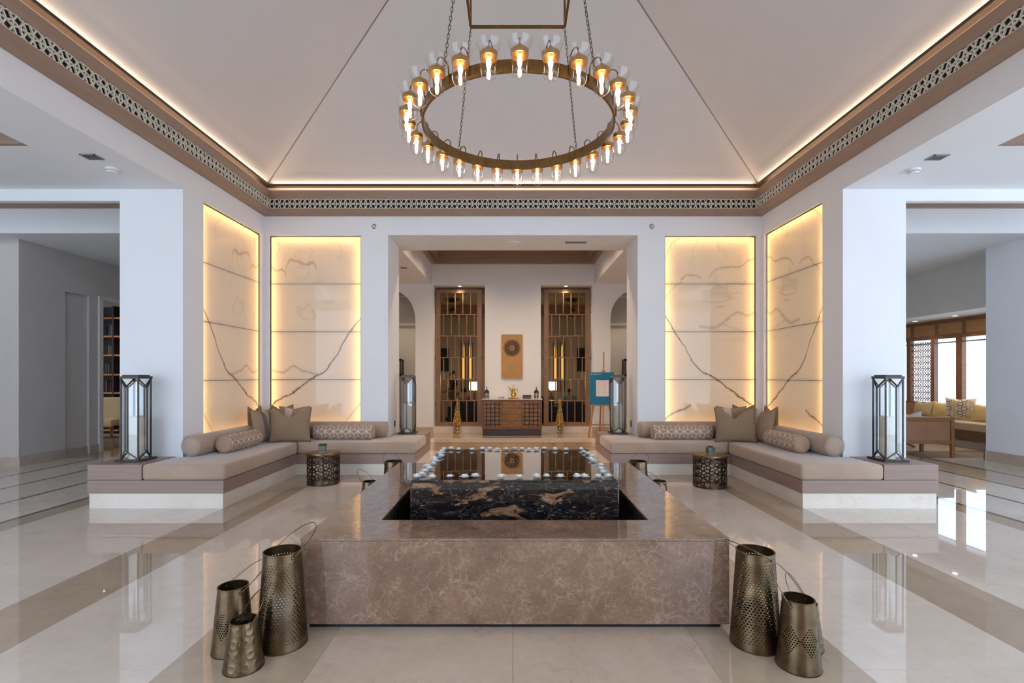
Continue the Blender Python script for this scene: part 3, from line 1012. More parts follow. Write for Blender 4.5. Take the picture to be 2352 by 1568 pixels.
def onyx_panel(place, m, label):
    """place(u, n, z): u from the room corner along the wall, n into the wall"""
    t = thing('onyx_panel', label, 'stone panel', (0, 0, 0), group='backlit onyx panels')
    U = 1.41
    n0 = 0.045
    z = 3.53
    g = 0.003
    e = 0.014
    zs = [3.55 - 0.012, 2.815, 2.075, 1.335, 0.512]
    for za, zb in zip(zs, zs[1:]):
        nx = 10
        b = MB()
        b.box(e, U - e, n0, n0 + 0.02, zb + g, za - g)
        uvs = {i: (p[0], p[2]) for i, p in enumerate(b.v)}
        b.uv = uvs
        so = b.xform(place).build('onyx_slab', m, t)
        so.data.materials.append(CLEARB)
        q0 = Vector(place(0.7, n0, 2.0))
        nr = (Vector(place(0.7, 1.0, 2.0)) - Vector(place(0.7, 0.0, 2.0))).normalized()
        for pf in so.data.polygons:
            if not (abs(pf.normal.dot(nr)) > .9 and abs((pf.center - q0).dot(nr)) < .004):
                pf.material_index = 1
    for zj in zs[1:4]:
        MB().box(e, U - e, n0 + 0.003, n0 + 0.024, zj - g, zj + g).xform(place).build('joint_strip', BRONZE, t)
    for a, b_, c_, d_ in ((0, e, .5, 3.55), (U - e, U, .5, 3.55), (e, U - e, 3.538, 3.55), (e, U - e, .5, .512)):
        MB().box(a, b_, n0 - 0.004, n0 + 0.024, c_, d_).xform(place).build('edge_frame', BRONZE, t)
    MB().box(0.002, U - 0.002, 0.235, 0.249, .502, 3.548).xform(place).build('bounce_board', W_CEIL, t)  # unseen board added behind the slabs to bounce fill light forward
    # led strips behind the slab edges
    nl = 0.135
    for (u, zz, L, horiz) in ((0.035, 2.03, 2.95, False), (U - 0.035, 2.03, 2.95, False), (U / 2, 3.515, 1.30, True), (U / 2, 0.56, 1.30, True)):
        p = Vector(place(u, nl, zz))
        q = Vector(place(u, 0, zz))
        zax = (p - q).normalized()
        ax = (Vector(place(u + 1, nl, zz)) - p) if horiz else Vector((0, 0, 1))
        ax.normalize()
        l = area('panel_led_strip', p, q, L, 0.03, ONYX * L / 2.95 * (1.25 if horiz else 1), (1.0, 0.66, 0.29))
        l.rotation_euler = Matrix((ax, zax.cross(ax), zax)).transposed().to_euler()
    p = Vector(place(U / 2, 0.232, 2.03))
    area('panel_led_sheet', p, place(U / 2, 0, 2.03), 1.3, 2.9, ONYX_SHEET, (1.0, 0.85, 0.68)).rotation_euler = Matrix((Vector(place(1, 0, 0)) - Vector(place(0, 0, 0)), ((p - Vector(place(U / 2, 0, 2.03))).normalized()).cross(Vector(place(1, 0, 0)) - Vector(place(0, 0, 0))), (p - Vector(place(U / 2, 0, 2.03))).normalized())).transposed().to_euler()
    return t
onyx_panel(lambda u, n, z: (-3.82 - n, 7.52 - u, z), ONYX_L, 'backlit cream onyx panel on the left side wall beside the pillar')
onyx_panel(lambda u, n, z: (-3.75 + u, 7.60 + n, z), ONYX_L, 'backlit cream onyx panel on the back wall left of the opening')
onyx_panel(lambda u, n, z: (3.75 - u, 7.60 + n, z), ONYX_R, 'backlit smoky onyx panel on the back wall right of the opening')
onyx_panel(lambda u, n, z: (3.82 + n, 7.52 - u, z), ONYX_R, 'backlit smoky onyx panel on the right side wall beside the pillar')
# ================================================================== FOUNTAIN
FX = 0.012
fo = thing('fountain', 'square brown marble fountain with a black granite block in its basin', 'fountain', (FX, 3.9, 0))
H1, HI, ZF = 1.18, 0.83, 0.5025
MB().box(-H1 + 0.035, H1 - 0.035, -H1 + 0.035, -HI - 0.02, 0, 0.034).box(-H1 + 0.035, H1 - 0.035, HI + 0.02, H1 - 0.035, 0, 0.034)\
    .box(-H1 + 0.035, -HI - 0.02, -HI - 0.02, HI + 0.02, 0, 0.034).box(HI + 0.02, H1 - 0.035, -HI - 0.02, HI + 0.02, 0, 0.034).build('recessed_plinth', BLACKSTONE, fo)
tp = 0.03
z0, z1 = 0.03, ZF - 0.018
MB().box(-H1, H1, -H1, -H1 + tp, z0, z1).build('front_face', EMPER, fo, bevel=0.002)
MB().box(-H1, H1, H1 - tp, H1, z0, z1).build('back_face', EMPER, fo, bevel=0.002)
for s in (-1, 1):
    b = MB(); bxs(b, s, H1 - tp, H1, -H1 + tp, H1 - tp, z0, z1); b.build('side_face', EMPER, fo, bevel=0.002)
zc0 = ZF - 0.0165
e = H1 + 0.003
MB().prism([(-e, -e), (-0.0003, -e), (-0.0003, -HI), (-HI, -HI)], zc0, ZF).build('rim_slab', EMPER, fo, bevel=0.0015)
MB().prism([(0.0003, -e), (e, -e), (HI, -HI), (0.0003, -HI)], zc0, ZF).build('rim_slab', EMPER, fo, bevel=0.0015)
MB().prism([(e, e), (0.001, e), (0.001, HI), (HI, HI)], zc0, ZF).build('rim_slab', EMPER, fo, bevel=0.0015)
MB().prism([(-0.001, e), (-e, e), (-HI, HI), (-0.001, HI)], zc0, ZF).build('rim_slab', EMPER, fo, bevel=0.0015)
MB().prism([(-e, e), (-e, -e), (-HI, -HI), (-HI, HI)], zc0, ZF).build('rim_slab', EMPER, fo, bevel=0.0015)
MB().prism([(e, -e), (e, e), (HI, HI), (HI, -HI)], zc0, ZF).build('rim_slab', EMPER, fo, bevel=0.0015)
MB().box(-H1 + 0.05, H1 - 0.05, -H1 + 0.05, H1 - 0.05, 0.036, 0.06).build('basin_floor', BLACKSTONE, fo)
tr = MB()
for s in (-1, 1):
    for i in range(17):
        for j in range(9):
            a = -HI + 0.004 + i * (2 * HI / 17)
            zz = 0.07 + j * 0.0455
            x0, x1 = sorted((s * (HI + 0.001), s * (HI + 0.012)))
            tr.box(x0, x1, a, a + 2 * HI / 17 - 0.006, zz, zz + 0.040)
            tr.box(a, a + 2 * HI / 17 - 0.006, x0, x1, zz, zz + 0.040)
tag(tr.build('mosaic_tiles', MOSAIC, fo), kind='stuff')
lin = MB()
for s in (-1, 1):
    bxs(lin, s, HI + 0.012, HI + 0.02, -HI - 0.02, HI + 0.02, 0.06, zc0 - 0.001)
    y0, y1 = sorted((s * (HI + 0.012), s * (HI + 0.02)))
    lin.box(-HI - 0.012, HI + 0.012, y0, y1, 0.06, zc0 - 0.001)
lin.build('basin_lining', BLACKSTONE, fo)
MB().box(-HI, HI, -HI, HI, 0.061, 0.12).build('basin_water', WATER, fo)
blk = MB().box(-0.70, 0.70, -0.60, 0.80, 0.061, 0.698).build('granite_block', GRAN, fo, bevel=0.012, seg=3)
wf = MB().grid(lambda u, v: ((u - .5) * 1.385, -0.592 + v * 1.385, 0.7025), 40, 40).build('water_sheet', WATER, blk, smooth=True)

# floating flowers
def flower_mesh(nm, seed):
    rnd = random.Random(seed)
    pet = MB()
    for layer, (n, L, lift, wd) in enumerate(((12, 0.036, 0.30, 0.0155), (11, 0.032, 0.68, 0.014), (8, 0.026, 1.10, 0.012))):
        for k in range(n):
            a = 2 * PI * (k + 0.5 * layer) / n + rnd.uniform(-.12, .12)
            l = L * rnd.uniform(.88, 1.1)
            lf = lift + rnd.uniform(-.12, .12)
            d = Vector((math.cos(a) * math.cos(lf), math.sin(a) * math.cos(lf), math.sin(lf)))
            sd = Vector((-math.sin(a), math.cos(a), 0)) * wd / 2
            up = d.cross(sd).normalized() * -0.002
            b = Vector((0, 0, 0.003)) + d * 0.003
            m1, m2, tp_ = b + d * l * .45, b + d * l * .8, b + d * l
            pet.add([b - sd * .4, b + sd * .4, m1 - sd, m1 + sd, m2 - sd * .8, m2 + sd * .8, tp_, m1 + up * 1.6, m2 + up], [(0, 1, 3, 7, 2), (2, 7, 8, 4), (7, 3, 5, 8), (4, 8, 6), (8, 5, 6)])
    return pet.mesh(nm, PETAL, recalc=False)
fl_me = [flower_mesh('petals', k) for k in (1, 2, 3)]
pi_me = MB().ball((0, 0, 0.012), 0.007, 8, 5).mesh('flower_centre', PISTIL, smooth=True)
def flower(x, y, label, rnd=random.Random(3)):
    t = thing('floating_flower', label, 'flower', (x, y, 0.7035), rnd.uniform(0, 6.28), 'white flowers floating around the fountain edge')
    sc_ = rnd.uniform(0.80, 0.98)
    t.scale = (sc_, sc_, sc_)
    link('petals', rnd.choice(fl_me), t)
    link('flower_centre', pi_me, t)
def px2x(px, y): return (px - 1178) * y / F
front = [957, 970, 993, 1034, 1067, 1092, 1151, 1193, 1233, 1256, 1287, 1326, 1343, 1374, 1397]
fy = [3.37, 3.44, 3.36, 3.37, 3.36, 3.385, 3.36, 3.36, 3.37, 3.39, 3.37, 3.37, 3.375, 3.38, 3.39]
for i, (p, y) in enumerate(zip(front, fy)):
    flower(px2x(p, y), y, '%s white flower from the left along the front edge of the fountain top' % ORD[i].capitalize())
lefty = [3.56, 3.66, 3.76, 3.86, 3.98, 4.10, 4.22, 4.36, 4.48]
for i, y in enumerate(lefty):
    flower(FX - 0.645 + 0.02 * math.sin(i * 2.3), y, '%s white flower from the front along the left edge of the fountain top' % ORD[i].capitalize())
righty = [3.52, 3.66, 3.80, 3.98, 4.08, 4.22, 4.34, 4.46]
for i, y in enumerate(righty):
    flower(FX + 0.645 - 0.02 * math.sin(i * 1.9 + 1), y, '%s white flower from the front along the right edge of the fountain top' % ORD[i].capitalize())
back = [1020, 1036, 1053, 1084, 1108, 1125, 1142, 1163, 1182, 1199, 1215, 1232, 1250, 1275, 1300, 1334]
for i, p in enumerate(back):
    y = 4.62 + 0.025 * math.sin(i * 1.7)
    flower(px2x(p, y), y, '%s white flower from the left along the far edge of the fountain top' % ORD[i].capitalize())

# ================================================================== CORNER BENCHES
def pillow_mesh(nm, w, h, t, m, dent=0.05, seed=0):
    pl = MB()
    rnd = random.Random(seed)
    a1, a2 = rnd.uniform(0, 6), rnd.uniform(0, 6)
    def fn(sgn):
        def f(u, v):
            a, b = 2 * u - 1, 2 * v - 1
            x = a * w / 2 * (1 - 0.075 * (1 - abs(b) ** 2.2) )
            z = h / 2 + b * h / 2 * (1 - 0.075 * (1 - abs(a) ** 2.2))
            th = t / 2 * max(0, (1 - abs(a) ** 2.6)) ** 0.55 * max(0, (1 - abs(b) ** 2.6)) ** 0.55
            if v > 0.35:
                k = ((v - 0.35) / 0.65) ** 2
                z -= dent * k * math.exp(-abs((a + 0.05) / 0.40) ** 1.4)
            th *= 1 + 0.06 * math.sin(3 * a + a1) * math.sin(4 * b + a2)
            return (x, sgn * th, z)
        return f
    pl.grid(fn(-1), 22, 22)
    pl.grid(fn(1), 22, 22)
    return pl.mesh(nm, m, smooth=True, angle=180, weld=True)

def lumbar(loc, L, r, axis_y, label):
    t = thing('lumbar_pillow', label, 'pillow', loc, PI / 2 if axis_y else 0, 'patterned roll pillows on the corner benches')
    prof = [(0, -L / 2), (r * .60, -L / 2 + .001), (r * .92, -L / 2 + .008), (r * .975, -L / 2 + .03), (r, -L / 2 + .08), (r, L / 2 - .08), (r * .975, L / 2 - .03), (r * .92, L / 2 - .008), (r * .60, L / 2 - .001), (0, L / 2)]
    def rad(x):
        d = L / 2 - abs(x)
        if d > .08: return r
        if d > .03: return r * (.975 + .025 * (d - .03) / .05)
        return r * (.92 + .055 * (d - .008) / .022)
    MB().lathe(prof, 32).xform(lambda x, y, z: (z, y, x)).build('cover', LUMBAR, t, smooth=True, angle=180)
    s_ = 0.068
    cw = math.sqrt(3) * s_
    rows = 6
    rh = 2 * PI / rows
    vs_ = rh * r / (1.5 * s_)
    pm = MB()
    done = set()
    def seg(x0, y0, x1, y1):
        k = (round(min(x0, x1), 3), round(min(y0, y1), 3), round(max(x0, x1), 3), round(max(y0, y1), 3))
        if k in done or max(abs(x0), abs(x1)) > L / 2 - 0.012:
            return
        done.add(k)
        n = 4
        dx, dy = x1 - x0, y1 - y0
        l = math.hypot(dx, dy)
        nx_, ny_ = -dy / l * 0.0036, dx / l * 0.0036
        v = []
        for i in range(n + 1):
            for sg in (-1, 1):
                x = x0 + dx * i / n + sg * nx_
                y = y0 + dy * i / n + sg * ny_
                rr = rad(x) + 0.0016
                v.append((x, rr * math.sin(y / r), rr * math.cos(y / r)))
        pm.add(v, [(2 * i, 2 * i + 1, 2 * i + 3, 2 * i + 2) for i in range(n)])
    for j in range(rows):
        for i in range(-6, 7):
            cx, cy_ = (i + 0.5 * (j % 2)) * cw, j * 1.5 * s_ * vs_
            P = [(cx + s_ * math.sin(k * PI / 3), cy_ + s_ * math.cos(k * PI / 3) * vs_) for k in range(6)]
            for k in range(6):
                seg(*P[k], *P[(k + 1) % 6])
            for k in (0, 2, 4):
                seg(cx, cy_, *P[k])
    tag(pm.build('embroidered_lines', EMBRO, t, recalc=False), kind='stuff')
    return t

def bolster(loc, L, r, axis_y, label):
    t = thing('bolster', label, 'bolster', loc, PI / 2 if axis_y else 0, 'long bolsters along the bench backs')
    prof = [(0, -L / 2), (r * .35, -L / 2 + .001), (r * .72, -L / 2 + .012), (r * .93, -L / 2 + .035), (r, -L / 2 + .075), (r, L / 2 - .075), (r * .93, L / 2 - .035), (r * .72, L / 2 - .012), (r * .35, L / 2 - .001), (0, L / 2)]
    MB().lathe(prof, 32).xform(lambda x, y, z: (z, y, x)).build('cover', BOLSTER, t, smooth=True, angle=180)
    for sg in (-1, 1):
        MB().tube([(sg * (L / 2 - .028), r * .955 * math.cos(a), r * .955 * math.sin(a)) for a in [2 * PI * k / 32 for k in range(32)]], 0.003, 6, True).build('piping', BOLSTER, t, smooth=True)

def cushion_mesh(poly, z0, z1, m, nm='seat_cushion'):
    return MB().prism(poly, z0, z1).mesh(nm, m, smooth=True, angle=180)

BX, BY = 3.04, 6.94                      # front faces of the bench arms
for s in (-1, 1):
    sd = 'left' if s < 0 else 'right'
    sx_ = lambda pts: [(s * x, y) for x, y in pts]
    b = thing('corner_bench', 'L-shaped taupe wooden bench on a marble plinth in the %s corner' % sd, 'bench', (0, 0, 0), group='corner benches')
    outer = [(BX, 5.19), (4.47, 5.19), (4.47, 5.715), (3.815, 5.715), (3.815, 7.595), (1.915, 7.595), (1.915, 8.27), (1.38, 8.27), (1.38, BY), (BX, BY)]
    inn = [(BX + .012, 5.202), (4.458, 5.202), (4.458, 5.715), (3.815, 5.715), (3.815, 7.595), (1.915, 7.595), (1.915, 8.258), (1.392, 8.258), (1.392, BY + .012), (BX + .012, BY + .012)]
    MB().prism(sx_(inn), 0.0005, 0.158).build('marble_plinth', PLINTHM, b)
    MB().prism(sx_(outer), 0.16, 0.298).build('seat_base', TAUPE_B, b, bevel=0.003)
    MB().prism(sx_([(3.90, 5.19), (4.47, 5.19), (4.47, 5.715), (3.90, 5.715)]), 0.302, 0.463).build('side_shelf', TAUPE_B, b, bevel=0.003)
    MB().prism(sx_([(1.38, 7.785), (1.915, 7.785), (1.915, 8.27), (1.38, 8.27)]), 0.302, 0.463).build('side_shelf', TAUPE_B, b, bevel=0.003)
    c1 = [(BX - .025, 5.165), (3.885, 5.165), (3.885, 5.70), (3.805, 5.70), (3.805, 7.585), (BX - .025, BY - .018)]
    c2 = [(BX - .040, BY - .025), (3.79, 7.588), (1.93, 7.588), (1.93, 7.775), (1.365, 7.775), (1.365, BY - .025)]
    for poly, lb in ((c1, 'tan velvet seat cushion on the %s wall arm of the %s corner bench' % (sd, sd)), (c2, 'tan velvet seat cushion on the back wall arm of the %s corner bench' % sd)):
        o = link('seat_cushion', cushion_mesh(sx_(poly), 0.302, 0.466, SEAT), bevel=0.035, seg=4)
        tag(o, lb, 'cushion', 'bench seat cushions')
    zb = 0.466
    bolster((s * 3.69, 6.275, zb + .122), 1.27, 0.12, True, 'tan velvet bolster along the %s side wall' % sd)
    bolster((s * 2.565, 7.47, zb + .122), 1.37, 0.12, False, 'tan velvet bolster along the back wall at the %s' % sd)
    lumbar((s * 3.455, 6.27, zb + .107), 0.76, 0.105, True, 'tan roll pillow with white cube pattern against the %s side wall' % sd)
    lumbar((s * 2.47, 7.235, zb + .107), 0.88, 0.105, False, 'tan roll pillow with white cube pattern against the back wall on the %s bench' % sd)
    pil = [((3.11, 6.88), 12, 12, PILLOW, .56, .50, .16, 'plain olive linen pillow in front of the %s corner pillows' % sd),
           ((3.43, 6.89), 78, 10, STRIPE_A if s < 0 else STRIPE_B, .46, .48, .03, 'striped linen pillow leaning towards the %s wall' % sd),
           ((3.19, 7.15), 6, 12, STRIPE_B, .44, .50, .03, 'ivory striped linen pillow against the back wall in the %s corner' % sd),
           ((3.50, 7.46), 2, 3, PILLOW, .36, .50, .08, 'olive pillow peeking out at the back of the %s corner, nearer the back wall' % sd),
           ((3.72, 7.15), 88, 2, PILLOW, .36, .50, .08, 'olive pillow peeking out at the back of the %s corner, nearer the side wall' % sd)]
    for k, ((x, y), yaw, tilt, m, w, h, dent, lb) in enumerate(pil):
        o = link('throw_pillow', pillow_mesh('throw_pillow', w, h, 0.14 if k < 3 else 0.11, m, dent, k + (10 if s > 0 else 0)))
        o.location = (s * x, y, zb + 0.001)
        ya = math.radians(yaw) if s < 0 else math.radians(-yaw)
        o.rotation_euler = (-math.radians(tilt), 0, ya)
        tag(o, lb, 'pillow', 'throw pillows on the corner benches')

# ================================================================== TALL GLASS LANTERNS
def tall_lantern(x, y, z, label, clabel):
    t = thing('floor_lantern', label, 'lantern', (x, y, z), group='tall bronze and glass lanterns')
    Hh, c, mo = 0.90, 0.094, 0.122
    MB().box(-.135, .135, -.135, .135, 0, 0.022).build('base_plate', BRONZE, t, bevel=0.002)
    MB().box(-.106, .106, -.106, .106, Hh, Hh + .028).build('top_plate', BRONZE, t, bevel=0.002)
    MB().box(-.088, .088, -.088, .088, Hh + .028, Hh + .042).build('top_cap', BRONZE, t, bevel=0.002)
    w = 0.013
    for sx_ in (-1, 1):
        for sy_ in (-1, 1):
            MB().bar((sx_ * c, sy_ * c, .02), (sx_ * c, sy_ * c, Hh), w).build('corner_post', BRONZE, t)
    za, zb_ = 0.105, 0.80
    for ax, ay in ((1, 0), (-1, 0), (0, 1), (0, -1)):
        m = (ax * mo, ay * mo)
        p = MB().bar((*m, za), (*m, zb_), w)
        o = p.build('face_post', BRONZE, t)
        for k in (-1, 1):
            cc = (ax * c + (k * c if ax == 0 else 0), ay * c + (k * c if ay == 0 else 0))
            MB().bar((*m, zb_), (*cc, Hh), w * .9).build('strut', BRONZE, o)
            MB().bar((*m, za), (*cc, .024), w * .9).build('strut', BRONZE, o)
            a, b_ = Vector((*m, 0)), Vector((*cc, 0))
            g = MB()
            v = [(*m, za), (*cc, .03), (*cc, Hh - .005), (*m, zb_)]
            nrm = Vector((ax, ay, 0)) * 0.003
            g.add([Vector(q) for q in v] + [Vector(q) - nrm for q in v], [(0, 1, 2, 3), (7, 6, 5, 4), (0, 4, 5, 1), (1, 5, 6, 2), (2, 6, 7, 3), (3, 7, 4, 0)])
            g.build('pane', PANE, t)
    candle = MB().lathe([(0, 0), (.072, 0), (.0735, .004), (.0735, .45), (.070, .458), (.045, .455), (0, .45)], 28).build('pillar_candle', CANDLE, smooth=True)
    candle.location = (x, y, z + .0225)
    tag(candle, clabel, 'candle', 'pillar candles in the tall lanterns')
    MB().tube([(0, 0, .448), (.001, 0, .475)], 0.0015, 6).build('wick', BLACK, candle)
tall_lantern(-4.17, 5.47, 0.4635, 'tall bronze glass lantern on the shelf at the front left pillar', 'cream pillar candle inside the lantern at the front left pillar')
tall_lantern(4.15, 5.47, 0.4635, 'tall bronze glass lantern on the shelf at the front right pillar', 'cream pillar candle inside the lantern at the front right pillar')
tall_lantern(-1.70, 8.02, 0.4635, 'tall bronze glass lantern at the left jamb of the opening', 'cream pillar candle inside the lantern at the left jamb')
tall_lantern(1.70, 8.02, 0.4635, 'tall bronze glass lantern at the right jamb of the opening', 'cream pillar candle inside the lantern at the right jamb')

# ================================================================== DRUM SIDE TABLES
def drum_table(x, y, label, m):
    t = thing('drum_table', label, 'side table', (x, y, 0), group='round lattice drum tables')
    R, Hh = 0.198, 0.405
    MB().lathe([(0, Hh - .022), (R + .012, Hh - .022), (R + .014, Hh - .012), (R + .012, Hh), (0, Hh)], 48).build('table_top', BRASS_D, t, smooth=True)
    MB().lathe([(R - .012, 0), (R + .002, 0), (R + .002, .02), (R - .012, .02), (R - .012, 0)], 48).build('base_ring', m, t, smooth=True)
    lat = MB()
    cols, rowsn = 12, 4
    cw = 2 * PI * R / cols
    hh = (Hh - .022 - .012) / rowsn
    def pt(a, z): return (R * math.cos(a / R), R * math.sin(a / R), z)
    def bar(a0, z0_, a1, z1_):
        n = 2
        for i in range(n):
            p = pt(a0 + (a1 - a0) * i / n, z0_ + (z1_ - z0_) * i / n)
            q = pt(a0 + (a1 - a0) * (i + 1) / n, z0_ + (z1_ - z0_) * (i + 1) / n)
            nm_ = Vector((p[0] + q[0], p[1] + q[1], 0)).normalized()
            lat.bar(p, q, 0.0135, 0.009, up=nm_)
    for i in range(cols):
        for j in range(rowsn + (1 if i % 2 else 0)):
            cx = i * cw
            cz = 0.014 + (j + (0.5 if i % 2 == 0 else 0)) * hh
            ww, qq = cw * 0.34, hh * 0.30
            P = [(cx - ww, cz + qq), (cx, cz + hh * .5), (cx + ww, cz + qq), (cx + ww, cz - qq), (cx, cz - hh * .5), (cx - ww, cz - qq)]
            P = [(a, min(max(z_, 0.012), Hh - .018)) for a, z_ in P]
            for k in range(6):
                if abs(P[k][1] - P[(k + 1) % 6][1]) + abs(P[k][0] - P[(k + 1) % 6][0]) > 1e-4:
                    bar(*P[k], *P[(k + 1) % 6])
            if 0.02 < P[2][1] < Hh - .03:
                bar(cx + ww, P[2][1], cx + cw - ww, cz + hh * .5 - qq)
            if 0.02 < P[3][1] < Hh - .03:
                bar(cx + ww, P[3][1], cx + cw - ww, cz - hh * .5 + qq)
    tag(lat.build('lattice', m, t), 'bronze openwork hexagon lattice', kind=None)
    return t
drum_table(-2.46, 6.42, 'round bronze lattice table in front of the left corner bench', TABLEB)
drum_table(2.49, 6.25, 'round bronze lattice table in front of the right corner bench', TABLEB)
def cube_plant(x, y, label, succ):
    t = thing('potted_plant', label, 'plant', (x, y, 0.4055), 0.06, 'small plants on the drum tables')
    a = 0.048
    g = MB()
    def fr(u0, u1, z): return [(-u0, -u0, z), (u0, -u0, z), (u0, u0, z), (-u0, u0, z)]
    hz = 0.095
    b0, b1 = a * .86, a
    for (p, q) in (((b0, 0), (b1, hz)), ((b0 - .004, .012), (b1 - .004, hz))):
        v = fr(p[0], 0, p[1]) + fr(q[0], 0, q[1])
        g.add(v, [(i, (i + 1) % 4, 4 + (i + 1) % 4, 4 + i) for i in range(4)] + [(3, 2, 1, 0)])
    g.build('glass_pot', GLASSM, t, recalc=False)
    c0, c1 = b0 - .006, b1 - .006
    v = fr(c0, 0, .014) + fr(c1, 0, hz - .008)
    MB().add(v, [(i, (i + 1) % 4, 4 + (i + 1) % 4, 4 + i) for i in range(4)] + [(3, 2, 1, 0), (4, 5, 6, 7)]).build('green_gravel', GREENG, t)
    rnd = random.Random(5 if succ else 6)
    lf = MB()
    if succ:
        for k in range(34):
            an = k * 2.399
            r_ = 0.052 * (1 - k / 44)
            el = 0.25 + 1.2 * k / 34
            d = Vector((math.cos(an) * math.cos(el), math.sin(an) * math.cos(el), math.sin(el)))
            sd = Vector((-math.sin(an), math.cos(an), 0)) * .009
            o_ = Vector((0, 0, hz - .01))
            u_ = Vector((0, 0, .004))
            lf.add([o_, o_ + d * r_ * .6 - sd, o_ + d * r_ * 1.15, o_ + d * r_ * .6 + sd, o_ + d * r_ * .6 + u_ * 1.5], [(0, 1, 4), (1, 2, 4), (2, 3, 4), (3, 0, 4), (0, 3, 2, 1)])
    else:
        for k in range(260):
            x0, y0 = rnd.uniform(-c1, c1), rnd.uniform(-c1, c1)
            l = rnd.uniform(.02, .036)
            dx, dy = rnd.uniform(-.012, .012), rnd.uniform(-.012, .012)
            an = rnd.uniform(0, PI)
            sx_, sy_ = .0016 * math.cos(an), .0016 * math.sin(an)
            z_ = hz - .009
            lf.add([(x0 - sx_, y0 - sy_, z_), (x0 + sx_, y0 + sy_, z_), (x0 + dx * .4 + sx_, y0 + dy * .4 + sy_, z_ + l * .6), (x0 + dx, y0 + dy, z_ + l), (x0 + dx * .4 - sx_, y0 + dy * .4 - sy_, z_ + l * .6)], [(0, 1, 2, 3, 4)])
    tag(lf.build('leaves', LEAFS if succ else LEAF, t, recalc=False), kind='stuff')
cube_plant(-2.455, 6.38, 'tuft of green grass in a glass cube on the left drum table', False)
cube_plant(2.485, 6.22, 'green succulent in a glass cube on the right drum table', True)

# ================================================================== PERFORATED FLOOR LANTERNS
def cone_pt(rb, rt, h, a, z):
    r = rb + (rt - rb) * z / h
    return (r * math.cos(a), r * math.sin(a), z)
def perf_cone(nm, rb, rt, h, rows, cols, hole):
    """sheet-metal cone; hole(row_fraction, angle) gives the opening as a share of the cell"""
    b = MB()
    da, dz = 2 * PI / cols, h / rows
    for j in range(rows):
        for i in range(cols):
            a = (i + (0.5 if j % 2 else 0)) * da
            z = (j + .5) * dz
            k = hole((j + .5) / rows, a)
            C = lambda u, v: cone_pt(rb, rt, h, a + u * da, z + v * dz)
            if k <= 0:
                b.add([C(-.5, -.5), C(.5, -.5), C(.5, .5), C(-.5, .5)], [(0, 1, 2, 3)])
            else:
                q = k
                b.add([C(-.5, -.5), C(.5, -.5), C(.5, .5), C(-.5, .5), C(0, -q), C(q, 0), C(0, q), C(-q, 0)], [(0, 1, 5, 4), (1, 2, 6, 5), (2, 3, 7, 6), (3, 0, 4, 7)])
    n0 = len(b.v)
    th = 0.0016
    inner = []
    for x, y, z in b.v:
        r = math.hypot(x, y)
        inner.append((x * (1 - th / r), y * (1 - th / r), z))
    nf0 = len(b.f)
    b.v += inner
    b.f += [tuple(i + n0 for i in reversed(f)) for f in b.f[:nf0]]
    me = b.mesh(nm, PERF, smooth=True, recalc=False, angle=180)
    sl = (rb - rt) / h
    nr = []
    for i, (x, y, z) in enumerate(b.v):
        v_ = Vector((x, y, math.hypot(x, y) * sl)).normalized()
        nr.append(v_ if i < n0 else -v_)
    me.normals_split_custom_set_from_vertices(nr)
    return me
def h_large(v, a):
    if v < .07 or v > .93: return 0
    return 0.26 + 0.20 * math.exp(-((v - .50) / .20) ** 2)
def h_med(v, a):
    k = (a * 6 / (2 * PI)) % 1.0
    d = abs(k - .5) * 2
    if abs(v - .48) < .20 * d ** 0.8: return 0.40
    if abs(v - .74) < .05 and d < .5: return 0.14
    return 0
large_me = perf_cone('perforated_body', 0.124, 0.092, 0.485, 36, 40, h_large)
med_me = perf_cone('perforated_body', 0.100, 0.070, 0.325, 30, 42, h_med)
def small_body():
    b = MB()
    rb, rt, h = 0.090, 0.060, 0.228
    NU, NV = 144, 72
    def fn(u, v):
        a = u * 2 * PI
        r = rb + (rt - rb) * v
        bmp = 0
        for row in range(4):
            zc_ = (row + .5) / 4.3 + .03
            n = 9
            ph = ((u * n + .5 * (row % 2)) % 1.0) - .5
            d = math.hypot(ph * 2 * PI * r / n, (v - zc_) * h)
            bmp += 0.0010 * math.exp(-((d - .017) / .0045) ** 2) - 0.0005 * math.exp(-(d / .009) ** 2)
        return ((r + bmp) * math.cos(a), (r + bmp) * math.sin(a), v * h)
    b.grid(fn, NU, NV, wrap=True)
    return b.mesh('embossed_body', PERF, smooth=True, recalc=False, angle=180)
small_me = small_body()
